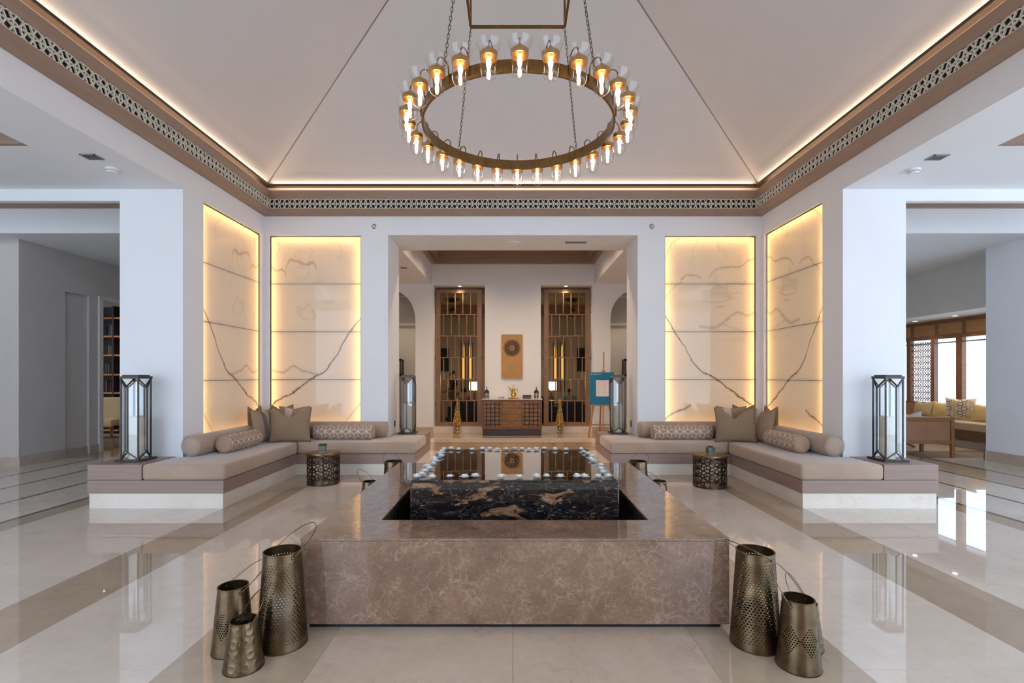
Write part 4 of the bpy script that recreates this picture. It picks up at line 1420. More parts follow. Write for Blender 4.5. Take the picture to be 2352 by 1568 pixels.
def floor_lantern(kind, x, y, rotz, handle_tilt, label, candle=None):
    me, rt, h, hl, bn = {'L': (large_me, .092, .485, .22, 'perforated_body'), 'M': (med_me, .070, .325, .20, 'perforated_body'), 'S': (small_me, .060, .228, .17, 'embossed_body')}[kind]
    rb = {'L': .124, 'M': .100, 'S': .090}[kind]
    t = thing('metal_lantern', label, 'lantern', (x, y, 0), rotz, 'pierced bronze cone lanterns on the floor')
    o = link(bn, me, t)
    MB().lathe([(rt - .003, h - .004), (rt + .003, h - .004), (rt + .003, h + .002), (rt - .003, h + .002), (rt - .003, h - .004)], 48).build('rim', PERF, t, smooth=True)
    MB().lathe([(0, 0.001), (rb, 0.001), (rb + .001, .006), (rb - .004, .006), (0, .006)], 48).build('base_plate', PERF, t, smooth=True)
    pts = []
    zp = h - .022
    ct, st = math.cos(handle_tilt), math.sin(handle_tilt)
    for k in range(25):
        a = PI * k / 24
        px_ = (rt + .006) * math.cos(a)
        l = hl * math.sin(a) ** 0.8
        pts.append((px_, l * st, zp + l * ct))
    MB().tube(pts, 0.0022, 6).build('bail_handle', PERF, t, smooth=True)
    for sg in (-1, 1):
        MB().ball((sg * (rt + .005), 0, zp), 0.007, 8, 6).build('rivet', PERF, t, smooth=True)
    if candle:
        r_, hc, lb = candle
        c = MB().lathe([(0, 0), (r_, 0), (r_, hc - .003), (r_ - .004, hc), (0, hc - .004)], 24).build('pillar_candle', CANDLE, smooth=True)
        c.location = (x, y, 0.0065)
        tag(c, lb, 'candle', 'candles inside the floor lanterns')
        MB().tube([(0, 0, hc - .004), (.001, 0, hc + .014)], 0.0013, 6).build('wick', BLACK, c)
floor_lantern('L', -1.205, 2.585, math.radians(-35), math.radians(56), 'tall bronze lantern pierced with diamond holes at the front left corner of the fountain', (.05, .25, 'cream candle inside the tall lantern at the front left of the fountain'))
floor_lantern('M', -1.432, 2.53, math.radians(-35), math.radians(58), 'medium bronze cone lantern with star piercing left of the fountain front', None)
floor_lantern('S', -1.293, 2.375, math.radians(-40), math.radians(34), 'small bronze lantern embossed with circles, frontmost on the left', (.040, .17, 'cream candle inside the small embossed lantern on the left'))
floor_lantern('L', 1.268, 2.585, math.radians(-62), math.radians(-62), 'tall bronze lantern pierced with diamond holes at the front right corner of the fountain', None)
floor_lantern('M', 1.378, 2.385, math.radians(35), math.radians(38), 'medium bronze cone lantern with star piercing, frontmost on the right', None)
floor_lantern('S', 1.505, 2.555, math.radians(40), math.radians(30), 'small bronze lantern embossed with circles, half hidden on the right', None)
floor_lantern('L', -1.275, 5.28, math.radians(30), math.radians(70), 'tall pierced bronze lantern behind the far left corner of the fountain', None)
floor_lantern('M', -1.455, 5.02, math.radians(60), math.radians(50), 'medium pierced bronze lantern left of the far half of the fountain', None)
floor_lantern('L', 1.335, 5.28, math.radians(-30), math.radians(70), 'tall pierced bronze lantern behind the far right corner of the fountain', None)
floor_lantern('M', 1.49, 5.04, math.radians(-60), math.radians(-50), 'medium pierced bronze lantern right of the far half of the fountain', None)

# ================================================================== CHANDELIER
CX, CYY, CZ = 0.042, 3.9, 3.335
ch = thing('chandelier', 'large brass ring chandelier with glass lamps hung on chains below the hipped ceiling', 'chandelier', (CX, CYY, CZ))
MB().lathe([(.735, 0), (.752, 0), (.752, .082), (.735, .082), (.735, 0)], 112).build('ring', BRASS_D, ch, smooth=True, angle=30)
BULB = EM('bulb_glow', (1.0, 0.80, 0.55), CHANDELIER)
NL = 28
RL = 0.862
lamp = None
pts = [(.755, 0, .02), (.757, 0, .10)] + [(.8085 - .0515 * math.cos(PI * k / 10), 0, .105 + .058 * math.sin(PI * k / 10)) for k in range(0, 11)] + [(.860, 0, .09)]
arm_me = MB().tube(pts, 0.0052, 8).mesh('lamp', BRASS_D, smooth=True)
sock = MB().lathe([(0, .10), (.011, .10), (.0145, .09), (.0145, .068), (.050, .064), (.0555, .060), (.0555, .028), (.0515, .028), (.0515, .056), (.012, .056), (.012, .034), (0, .034)], 28, (RL, 0, 0)).mesh('brass_collar', BRASS, smooth=True)
gl = MB().lathe([(.080, .122), (.070, .098), (.059, .072), (.0565, .060)], 32, (RL, 0, 0))
gl.lathe([(.0530, .030), (.0530, -.050), (.0500, -.072), (.041, -.092), (.024, -.105), (.008, -.112), (.005, -.118), (0, -.120)], 32, (RL, 0, 0))
glass_me = gl.mesh('glass_shade', GLASSM, smooth=True, recalc=False)
bulb_me = MB().lathe([(0, .036), (.008, .032), (.0105, .02), (.0150, .004), (.0150, -.012), (.010, -.034), (.004, -.046), (0, -.050)], 14, (RL, 0, 0)).mesh('bulb', BULB, smooth=True)
for k in range(NL):
    l = link('lamp', arm_me, ch)
    l.rotation_euler = (0, 0, 2 * PI * k / NL - PI / 2)
    link('brass_collar', sock, l)
    link('glass_shade', glass_me, l)
    link('bulb', bulb_me, l)
FZ = 4.44 - CZ
hs = .41
zt = zc(.43) - CZ
for sgn in (-1, 1):
    MB().bar((-hs, sgn * hs, FZ), (hs, sgn * hs, FZ), .020).build('frame_bar', BRASS_D, ch)
    MB().bar((sgn * hs, -hs + .0105, FZ), (sgn * hs, hs - .0105, FZ), .020).build('frame_bar', BRASS_D, ch)
    for sy_ in (-1, 1):
        MB().bar((sgn * hs, sy_ * hs, FZ + .0105), (sgn * hs, sy_ * hs, zt), .018).build('frame_post', BRASS_D, ch)
def chain(p, q, parent, m):
    p, q = Vector(p), Vector(q)
    d = q - p
    L = d.length
    n = max(2, round(L / .034))
    b = MB()
    zq = d.to_track_quat('Z', 'X').to_matrix()
    for i in range(n):
        c = p + d * ((i + .5) / n)
        rot = zq @ Matrix.Rotation(PI / 2 * (i % 2) + .4, 3, 'Z')
        ll, ww = L / n * .62, .0085
        loop = []
        for k in range(12):
            a = 2 * PI * k / 12
            loop.append(c + rot @ Vector((ww * math.cos(a), 0, math.copysign(abs(math.sin(a)) ** .7, math.sin(a)) * ll)))
        b.tube(loop, .0026, 5, True)
    return b.build('chain', m, parent, smooth=True)
for sx_ in (-1, 1):
    for sy_ in (-1, 1):
        chain((sx_ * hs, sy_ * hs, FZ - .011), (sx_ * .525, sy_ * .525, .085), ch, CHAINM)
# ================================================================== CORRIDOR FURNISHINGS
def spot(name, loc, target, power, color, angle=100, blend=0.6, radius=0.04):
    l = bpy.data.lights.new(name, 'SPOT')
    l.energy = power
    l.color = color
    l.spot_size = math.radians(angle)
    l.spot_blend = blend
    l.shadow_soft_size = radius
    o = bpy.data.objects.new(name, l)
    COL.objects.link(o)
    o.location = loc
    o.rotation_euler = (Vector(target) - Vector(loc)).to_track_quat('-Z', 'Y').to_euler()
    return o
def point(name, loc, power, color, radius=0.05):
    l = bpy.data.lights.new(name, 'POINT')
    l.energy = power
    l.color = color
    l.shadow_soft_size = radius
    o = bpy.data.objects.new(name, l)
    COL.objects.link(o)
    o.location = loc
    return o
SPOTC = (1.0, 0.76, 0.52)
LENS = EM('downlight_lens', (1.0, 0.90, 0.74), 9.0)
def downlight(loc, label, power, angle=110, blend=0.8):
    t = thing('downlight', label, 'ceiling light', loc, group='recessed downlights')
    MB().lathe([(0, 0), (.058, 0), (.058, -.005), (.046, -.006), (.044, -.001), (0, -.001)], 24).build('trim_ring', WHITEP, t, smooth=True)
    MB().lathe([(0, -.002), (.042, -.002), (.040, -.0045), (0, -.0045)], 24).build('lens', LENS, t, smooth=True)
    spot('downlight_beam', (loc[0], loc[1], loc[2] - .03), (loc[0], loc[1], 0), power, SPOTC, angle, blend)
# tall pivoting screens
def slat_screen(x0, x1, label):
    y = 12.25
    t = thing('lattice_screen', label, 'screen', ((x0 + x1) / 2, y, 0.15), group='bronze lattice screens')
    w = (x1 - x0) / 2
    Hh = 3.376
    fw = .118
    for a, b, c, d in ((-w, -w + fw, 0, Hh), (w - fw, w, 0, Hh), (-w + fw, w - fw, 0, .095), (-w + fw, w - fw, Hh - .085, Hh)):
        MB().box(a, b, -.04, .04, c, d).build('frame', SCREENM, t, bevel=0.003)
    xi, zi0, zi1 = w - fw, .095, Hh - .085
    rows = 6
    rh = (zi1 - zi0) / rows
    for r in range(1, rows):
        MB().box(-xi, xi, -.03, .03, zi0 + r * rh - .011, zi0 + r * rh + .011).build('rail', SCREENM, t)
    for r in range(rows):
        fr = (.193, .40, .611, .822) if (rows - 1 - r) % 2 == 0 else (.085, .296, .507, .715, .92)
        for q in fr:
            xx = -xi + 2 * xi * q
            MB().box(xx - .011, xx + .011, -.028, .028, zi0 + r * rh + .011, zi0 + (r + 1) * rh - .011).build('slat', SCREENM, t)
    for zz in (.55, 1.68, 2.82):
        for s in (-1, 1):
            MB().box(s * w - .02, s * w + .02, -.012, .012, zz - .02, zz + .02).build('pivot_pin', BLACK, t)
    return t
slat_screen(-1.91, -.766, 'tall bronze lattice screen in the left corridor opening')
slat_screen(.766, 1.91, 'tall bronze lattice screen in the right corridor opening')
for s in (-1, 1):
    o = MB(); bxs(o, s, .70, 1.93, 12.12, 12.40, 0, .149)
    struct(o.build('trim_%d' % (5 if s < 0 else 6), PLINTHM), 'cream marble sill under the %s lattice screen' % ('left' if s < 0 else 'right'), 'sill')
    downlight((s * 1.30, 12.10, 3.589), 'small bright downlight above the %s lattice screen' % ('left' if s < 0 else 'right'), 22, 120, 1.0)
for k, (x, y) in enumerate(((-1.0, 9.2), (1.0, 9.2), (-1.0, 10.5), (1.0, 10.5))):  # unseen lamps added to brighten the corridor
    downlight((x, y, 4.42), 'added unseen downlight in the wooden coffer, %s %s' % ('near' if y < 10 else 'far', 'left' if x < 0 else 'right'), 105, 130, 1.0)
for s in (-1, 1):
    downlight((s * 3.1, 10.6, 3.62), 'added downlight in the %s end of the corridor soffit' % ('left' if s < 0 else 'right'), 34, 130, 1.0)  # added lamp that lifts the brightness of the corridor end
    downlight((s * 3.1, 13.3, 3.62), 'recessed downlight behind the %s arch' % ('left' if s < 0 else 'right'), 40, 120, 1.0)

# console cabinet
cb = thing('console_cabinet', 'dark walnut console with lattice doors and four burl drawers', 'cabinet', (-.02, 11.72, 0))
W2, D2, HC = .695, .245, .855
MB().box(-W2 + .01, W2 - .01, -D2 + .012, D2, 0, .155).build('plinth', CHARCOAL, cb, bevel=0.003)
MB().box(-W2, W2, -D2 + .02, D2, .157, .835).build('body', WALNUT, cb, bevel=0.003)
for a, b, c, d in ((-W2, -W2 + .03, .157, .835), (W2 - .03, W2, .157, .835), (-W2 + .03, W2 - .03, .157, .19), (-W2 + .03, W2 - .03, .80, .835)):
    MB().box(a, b, -D2, -D2 + .02, c, d).build('face_frame', WALNUT, cb, bevel=0.002)
MB().box(-W2 - .008, W2 + .008, -D2 - .008, D2, .837, HC).build('top', PLINTHM, cb, bevel=0.003)
def lattice_door(x0, x1, z0, z1):
    d = MB().box(x0 + .004, x1 - .004, -D2 + .004, -D2 + .0195, z0 + .004, z1 - .004).build('door', WALNUT_D, cb)
    g = MB()
    yy = -D2 + .0015
    nx, nz = 4, 6
    dx, dz = (x1 - x0 - .03) / nx, (z1 - z0 - .03) / nz
    for i in range(nx):
        for j in range(nz):
            cx, cz = x0 + .015 + (i + .5) * dx, z0 + .015 + (j + .5) * dz
            for k in range(4):
                a0 = PI / 2 * k
                pp = [(cx + dx * .5 * math.cos(a0 + PI / 4) + dx * .36 * math.cos(a), cz + dz * .5 * math.sin(a0 + PI / 4) + dz * .36 * math.sin(a)) for a in [a0 + PI / 4 + PI * .62 + PI * .76 * q / 6 for q in range(7)]]
                for p, q in zip(pp, pp[1:]):
                    g.bar((p[0], yy, p[1]), (q[0], yy, q[1]), .012, .006, up=(0, 1, 0))
            for q in (-1, 1):
                g.bar((cx - dx * .20, yy, cz - q * dz * .20), (cx + dx * .20, yy, cz + q * dz * .20), .010, .005, up=(0, 1, 0))
    g.build('fretwork', CHARCOAL, d)
lattice_door(-W2 + .035, -.235, .195, .795)
lattice_door(.235, W2 - .035, .195, .795)
for s in (-1, 1):
    MB().box(s * .228 - .007, s * .228 + .007, -D2 + .003, -D2 + .0195, .195, .795).build('divider', WALNUT, cb)
for k in range(4):
    zz = .195 + k * .15
    MB().box(-.219, .219, -D2 + .002, -D2 + .0195, zz + .003, zz + .147).build('drawer', WALNUT_D, cb, bevel=0.002)
ZC = HC + .0005
# coffee pot on tray
tr_ = tag(MB().lathe([(0, 0), (.11, 0), (.135, .012), (.138, .018), (.130, .016), (.108, .006), (0, .006)], 32).build('serving_tray', GOLD, smooth=True), 'round brass tray in the middle of the console', 'tray')
tr_.location = (.012, 11.68, ZC)
pot = thing('coffee_pot', 'polished brass spouted coffee pot on the console tray', 'coffee pot', (.012, 11.68, ZC + .0065))
MB().lathe([(0, 0), (.048, 0), (.052, .008), (.046, .02), (.060, .05), (.066, .085), (.056, .125), (.034, .165), (.030, .185), (.042, .215), (.044, .222)], 28).build('body', GOLD, pot, smooth=True)
MB().lathe([(.046, .222), (.040, .235), (.026, .255), (.010, .268), (.008, .28), (.013, .288), (.006, .30), (0, .325)], 24).build('lid', GOLD, pot, smooth=True)
MB().tube([(-.030, 0, .15), (-.055, 0, .175), (-.078, 0, .225), (-.105, 0, .262), (-.135, 0, .268)], .01, 8, radii=[.020, .018, .015, .010, .004]).build('spout', GOLD, pot, smooth=True)
MB().tube([(.040, 0, .215), (.075, 0, .225), (.098, 0, .205), (.095, 0, .165), (.075, 0, .12), (.060, 0, .09)], .006, 8).build('handle', GOLD, pot, smooth=True)
CUP = M('patterned_cup', srgb(226, 214, 208), srgb(150, 90, 80), 60, 0.35)
for k, (x, y) in enumerate(((-.315, 11.66), (-.262, 11.63), (-.225, 11.70))):
    c = tag(MB().lathe([(0, 0), (.017, 0), (.020, .01), (.025, .045), (.0235, .045), (.0185, .012), (0, .008)], 20).build('coffee_cup', CUP, smooth=True), '%s small white and red coffee cup on the console' % ('Leftmost', 'Middle', 'Rightmost')[k], 'cup', 'coffee cups on the console')
    c.location = (x, y, ZC)
bx_ = thing('carved_box', 'low dark carved wooden box on the right of the console', 'box', (.33, 11.68, ZC))
MB().box(-.10, .10, -.05, .05, 0, .06).build('body', CHARCOAL, bx_, bevel=0.004)
MB().box(-.103, .103, -.053, .053, .062, .085).build('lid', CHARCOAL, bx_, bevel=0.006)
for k in range(7):
    MB().box(-.094 + k * .028, -.074 + k * .028, -.0535, -.0505, .012, .05).build('carved_panel', WALNUT, bx_)
def moroccan(x, label):
    t = thing('small_lantern', label, 'lantern', (x, 11.70, ZC), group='small dark domed lanterns on the console')
    MB().lathe([(0, .012), (.058, .012), (.058, .02), (0, .02)], 8, a0=PI / 8).build('base', BLACK, t)
    for k in range(4):
        a = PI / 4 + PI / 2 * k
        MB().ball((.045 * math.cos(a), .045 * math.sin(a), .006), .0065, 8, 6).build('foot', BLACK, t, smooth=True)
    for k in range(8):
        a = PI / 8 + PI / 4 * k
        b = MB().bar((.052 * math.cos(a), .052 * math.sin(a), .02), (.052 * math.cos(a), .052 * math.sin(a), .135), .009)
        b.build('post', BLACK, t)
    ring_ = MB()
    for zz in (.045, .078, .112):
        ring_.lathe([(.048, zz - .006), (.052, zz - .006), (.052, zz + .006), (.048, zz + .006), (.048, zz - .006)], 24)
    ring_.build('fret_bands', CHARCOAL, t)
    MB().lathe([(0.058, .135), (.060, .142), (.054, .165), (.040, .19), (.020, .208), (.008, .214), (.006, .225), (.014, .235), (.006, .245), (.004, .255), (.011, .265), (.004, .275), (.003, .30), (0, .302)], 24).build('dome', BLACK, t, smooth=True)
    MB().lathe([(0, .021), (.042, .021), (.042, .13), (0, .13)], 16).build('glass_liner', GLASSM, t)
moroccan(-.615, 'small dark domed lantern at the left end of the console')
moroccan(.555, 'small dark domed lantern at the right end of the console')
# wall art
ar = thing('wall_art', 'tall tan panel with a black spirograph rosette above the console', 'wall art', (-.021, 11.999, 1.326))
MB().box(-.254, .254, -.035, 0, 0, 1.068).build('panel', TANART, ar, bevel=0.004)
dsk = MB().lathe([(0, 0), (.190, 0), (.190, .004), (0, .004)], 48).xform(lambda x, y, z: (x, -.0355 - z, .74 + y)).build('rosette', BLACK, ar)
for k in range(22):
    a = 2 * PI * k / 22
    cx, cz = .105 * math.cos(a), .105 * math.sin(a)
    MB().tube([(cx + .083 * math.cos(q), -.0405, .74 + cz + .083 * math.sin(q)) for q in [2 * PI * j / 40 for j in range(40)]], .0022, 4, True).build('rosette_ring', TANART, dsk)
for rr, ww in ((.195, .002), (.022, .0)):
    if ww:
        MB().tube([(rr * 1.03 * math.cos(q), -.037, .74 + rr * 1.03 * math.sin(q)) for q in [2 * PI * j / 64 for j in range(64)]], .0028, 4, True).build('outer_ring', BLACK, dsk)
MB().lathe([(.024, 0), (.05, 0), (.05, .003), (.024, .003), (.024, 0)], 32).xform(lambda x, y, z: (x, -.041 - z, .74 + y)).build('rosette_centre', TANART, dsk)
# gold topiary trees
def topiary(x, label, seed):
    t = thing('gold_topiary', label, 'ornament tree', (x, 11.965, 0), group='gold bauble topiaries')
    MB().lathe([(0, 0), (.052, 0), (.055, .012), (.040, .025), (.022, .045), (.020, .06), (.034, .075), (.050, .10), (.056, .125), (.050, .15), (.054, .158), (.050, .165), (0, .165)], 28).build('urn', GOLD, t, smooth=True)
    MB().lathe([(0, .162), (.098, .175), (.085, .30), (.052, .55), (.020, .80), (0, .82)], 24).build('cone', BRASS_D, t, smooth=True)
    b = MB()
    rnd = random.Random(seed)
    z = .185
    row = 0
    while z < .83:
        r = max(.004, .100 * (1 - (z - .175) / .68) + .004)
        n = max(1, int(2 * PI * r / .030))
        for k in range(n):
            a = 2 * PI * (k + .5 * (row % 2)) / n + rnd.uniform(-.12, .12)
            b.ball((r * math.cos(a), r * math.sin(a), z + rnd.uniform(-.004, .004)), rnd.uniform(.0125, .016), 8, 5)
        z += .026
        row += 1
    b.ball((0, 0, .838), .013, 8, 5)
    tag(b.build('baubles', GOLD, t, smooth=True, recalc=False), kind='stuff')
topiary(-1.345, 'gold bauble topiary in an urn left of the console', 1)
topiary(1.135, 'gold bauble topiary in an urn right of the console', 2)
# easel with notice board
es = thing('easel', 'beech wood easel standing right of the right lattice screen', 'easel', (2.05, 11.42, 0), math.radians(-4))
MB().bar((-.30, -.06, 0), (-.17, .07, .76), .035, .022).build('leg', BEECH, es)
MB().bar((.30, -.06, 0), (.17, .07, .76), .035, .022).build('leg', BEECH, es)
MB().bar((0, .42, 0), (0, .10, .95), .03, .02).build('leg', BEECH, es)
MB().bar((.03, -.02, .02), (.06, .10, 1.94), .03, .03).build('mast', BEECH, es)
MB().bar((-.245, .0, .26), (.245, .0, .26), .022, .03).build('crossbar', BEECH, es)
MB().box(-.27, .27, -.02, .05, .70, .725).build('tray_ledge', BEECH, es)
MB().box(.0, .10, .03, .085, 1.485, 1.515).build('top_clamp', BEECH, es)
bd = thing('notice_board', 'teal board with a white sheet of paper on the easel', 'sign', (2.06, 11.41, .7265), math.radians(-4))
bd.rotation_euler = (math.radians(-4), 0, math.radians(-4))
MB().box(-.28, .28, -.008, .008, 0, .75).build('panel', TEAL, bd, bevel=0.002)
MB().box(-.135, .155, -.0105, -.0085, .19, .565).build('paper_sheet', PAPER, bd)
ik = MB()
rnd = random.Random(9)
for r in range(9):
    zz = .52 - r * .034
    ik.box(-.115, -.115 + rnd.uniform(.05, .09), -.0112, -.0106, zz, zz + .006)
    ik.box(.02, .02 + rnd.uniform(.05, .10), -.0112, -.0106, zz, zz + .006)
ik.box(-.04, .05, -.0112, -.0106, .545, .552)
tag(ik.build('printed_lines', INK, bd), kind='stuff')
lg = MB().lathe([(0, 0), (.008, 0), (.010, .012), (.006, .026), (0, .028)], 12).xform(lambda x, y, z: (-.235 + x, -.0095 + y * .1, .692 + z)).build('emblem', PAPER, bd)
wd_ = MB()
xx = -.205
rnd = random.Random(4)
for k in range(17):
    wd_.box(xx, xx + .0075, -.0092, -.0086, .703, .714 + rnd.choice((0, .002)))
    xx += .0112
xx = -.205
for k in range(11):
    wd_.box(xx, xx + .005, -.0092, -.0086, .690, .6955)
    xx += .0085
tag(wd_.build('tiny_lettering', PAPER, bd), kind='stuff')
# wall lanterns behind the arches
for s in (-1, 1):
    t = thing('wall_lantern', 'black framed wall lantern seen through the %s arch' % ('left' if s < 0 else 'right'), 'wall lantern', (s * 3.20, 14.11, 1.42), group='black wall lanterns behind the arches')
    for ax in (-1, 1):
        for ay in (-1, 1):
            MB().bar((ax * .085, -.13 + ay * .07, .02), (ax * .085, -.13 + ay * .07, .40), .016).build('post', BLACK, t)
    MB().box(-.10, .10, -.215, -.045, 0, .022).build('bottom_plate', BLACK, t)
    MB().box(-.10, .10, -.215, -.045, .40, .425).build('top_plate', BLACK, t)
    MB().box(-.05, .05, -.17, -.09, .426, .445).build('cap', BLACK, t)
    MB().box(-.015, .015, -.05, .008, -.10, .46).build('bracket', BLACK, t)
    MB().box(-.08, .08, -.195, -.065, .03, .39).build('glass_box', PANE, t)

# ================================================================== REAR LOUNGE
SHADE = EM('lit_shade', (1.0, 0.80, 0.48), 2.2)
AMBER = EM('amber_lit_niche', (1.0, 0.55, 0.13), 0.55)
def bowl_pendant(x, label):
    t = thing('tiered_pendant', label, 'pendant lamp', (x, 13.6, 0), group='tiered brass bowl pendants')
    MB().tube([(0, 0, 2.95), (0, 0, 3.78)], .006, 8).build('stem', BRASS_D, t)
    for r, z in ((.27, 3.40), (.20, 3.16), (.13, 2.98)):
        MB().lathe([(0, 0), (r * .35, .008), (r * .7, .04), (r, .10), (r * .985, .10), (r * .68, .046), (r * .34, .014), (0, .008)], 36, (0, 0, z)).build('bowl', BRASS_D, t, smooth=True)
bowl_pendant(-1.68, 'three-tier brass bowl pendant behind the left lattice screen')
bowl_pendant(1.63, 'three-tier brass bowl pendant behind the right lattice screen')
for s in (-1, 1):
    sd = 'left' if s < 0 else 'right'
    t = thing('table_lamp', 'lit cream-shaded table lamp behind the %s lattice screen' % sd, 'lamp', (s * 1.21, 15.5, .54), group='table lamps in the rear lounge')
    MB().lathe([(0, 0), (.09, 0), (.09, .015), (.03, .02), (.028, .40), (0, .40)], 20).build('base', BRASS_D, t, smooth=True)
    MB().lathe([(.165, .40), (.165, .66), (.162, .66), (.162, .40), (.165, .40)], 32).build('shade', SHADE, t, smooth=True)
    point('lamp_glow', (s * 1.21, 15.5, 1.28), 9, (1.0, .72, .42), .06)
    b = thing('lamp_table', 'dark side table under the lamp behind the %s lattice screen' % sd, 'side table', (s * 1.21, 15.5, 0), group='lamp tables in the rear lounge')
    MB().box(-.24, .24, -.24, .24, .51, .5395).build('table_top', WALNUT, b, bevel=.004)
    for ax in (-1, 1):
        for ay in (-1, 1):
            MB().box(ax * .20 - .02, ax * .20 + .02, ay * .20 - .02, ay * .20 + .02, 0, .51).build('leg', WALNUT, b)
    a = thing('wall_art', 'dark abstract canvas on the lounge wall behind the %s lattice screen' % sd, 'wall art', (s * 2.42, 16.99, 1.55))
    MB().box(-.22, .22, -.03, 0, 0, .78).build('canvas', BLACK, a)
    MB().box(-.235, .235, -.02, 0, -.015, -.001).build('frame_edge', CHARCOAL, a)
    for q, xx in enumerate((1.70, 1.46)):
        n = thing('lit_niche', 'narrow amber lit arched niche behind the %s screen, %s' % (sd, 'outer one' if q == 0 else 'inner one'), 'niche light', (s * xx, 16.985, .85), group='amber niches in the rear lounge')
        poly = [(-.035, .4), (.035, .4), (.035, 1.45), (.02, 1.56), (0, 1.62), (-.02, 1.56), (-.035, 1.45)]
        xz(poly, -.02, 0).build('lit_panel', AMBER, n)
        MB().box(-.075, -.057, -.05, .01, 0, 1.7).build('side_frame', CHARCOAL, n)
        MB().box(.057, .075, -.05, .01, 0, 1.7).build('side_frame', CHARCOAL, n)
    # sofas
    f = thing('navy_sofa', 'dark navy sofa behind the %s lattice screen' % sd, 'sofa', (-1.22 if s < 0 else .90, 13.75, 0), group='navy sofas in the rear lounge')
    wv = .44 if s < 0 else .20
    MB().box(-wv, wv, -.32, .34, .10, .40).build('seat', NAVY, f, bevel=.04, seg=3)
    MB().box(-wv, wv, -.44, -.325, .10, .72).build('backrest', NAVY, f, bevel=.04, seg=3)
    for q in (-1, 1):
        MB().box(q * (wv + .055) - .05, q * (wv + .055) + .05, -.44, .34, .10, .56).build('armrest', NAVY, f, bevel=.03, seg=3)
        for y in (-.38, .28):
            MB().box(q * wv - .02, q * wv + .02, y - .02, y + .02, 0, .10).build('leg', BLACK, f)
arm = thing('navy_armchair', 'dark blue armchair seen from behind at the right edge of the right lattice screen', 'armchair', (1.64, 13.80, 0), math.radians(4))
MB().box(-.26, .26, -.22, .28, .12, .42).build('seat', NAVY, arm, bevel=.04, seg=3)
MB().box(-.28, .28, -.34, -.225, .12, .69).build('backrest', NAVY, arm, bevel=.04, seg=3)
for q in (-1, 1):
    MB().box(q * .315 - .045, q * .315 + .045, -.33, .28, .12, .60).build('armrest', NAVY, arm, bevel=.03, seg=3)
    for y in (-.28, .22):
        MB().box(q * .25 - .02, q * .25 + .02, y - .02, y + .02, 0, .12).build('leg', BLACK, arm)

# people
for s in (-1, 1):  # unseen lamps added so the seated people show up
    downlight((s * 1.5, 13.9, 3.775), 'added downlight over the seats behind the %s lattice screen' % ('left' if s < 0 else 'right'), 14, 110, 1.0)
SKIN = M('skin_brown', srgb(150, 104, 78), srgb(136, 92, 68), 8, .55)
HAIR = M('black_hair', (.012, .010, .009), (.008, .007, .006), 40, .6)
SH_DARK = FABRIC('charcoal_shirt', srgb(46, 44, 46), srgb(36, 34, 36), 300)
SH_BLUE = FABRIC('bright_blue_shirt', srgb(24, 132, 176), srgb(16, 112, 154), 300)
SH_TAUPE = FABRIC('taupe_top', srgb(112, 98, 90), srgb(96, 84, 76), 300)
TROU = FABRIC('beige_trousers', srgb(140, 118, 96), srgb(122, 102, 82), 300)
TROU_D = FABRIC('dark_trousers', srgb(40, 38, 44), srgb(30, 28, 34), 300)
def skin_obj(name, P, E, m, parent, levels=2, root=None):
    keys = list(P)
    me = bpy.data.meshes.new(name)
    me.from_pydata([P[k][:3] for k in keys], [(keys.index(a), keys.index(b)) for a, b in E], [])
    me.materials.append(m)
    o = link(name, me, parent)
    sk = o.modifiers.new('skin', 'SKIN')
    sk.use_smooth_shade = True
    if not me.skin_vertices:
        me.skin_vertices.new()
    for i, k in enumerate(keys):
        sv = me.skin_vertices[0].data[i]
        sv.radius = (P[k][3], P[k][4] if len(P[k]) > 4 else P[k][3])
        sv.use_root = (k == (root or keys[0]))
    sb = o.modifiers.new('subdivision', 'SUBSURF')
    sb.levels = sb.render_levels = levels
    return o
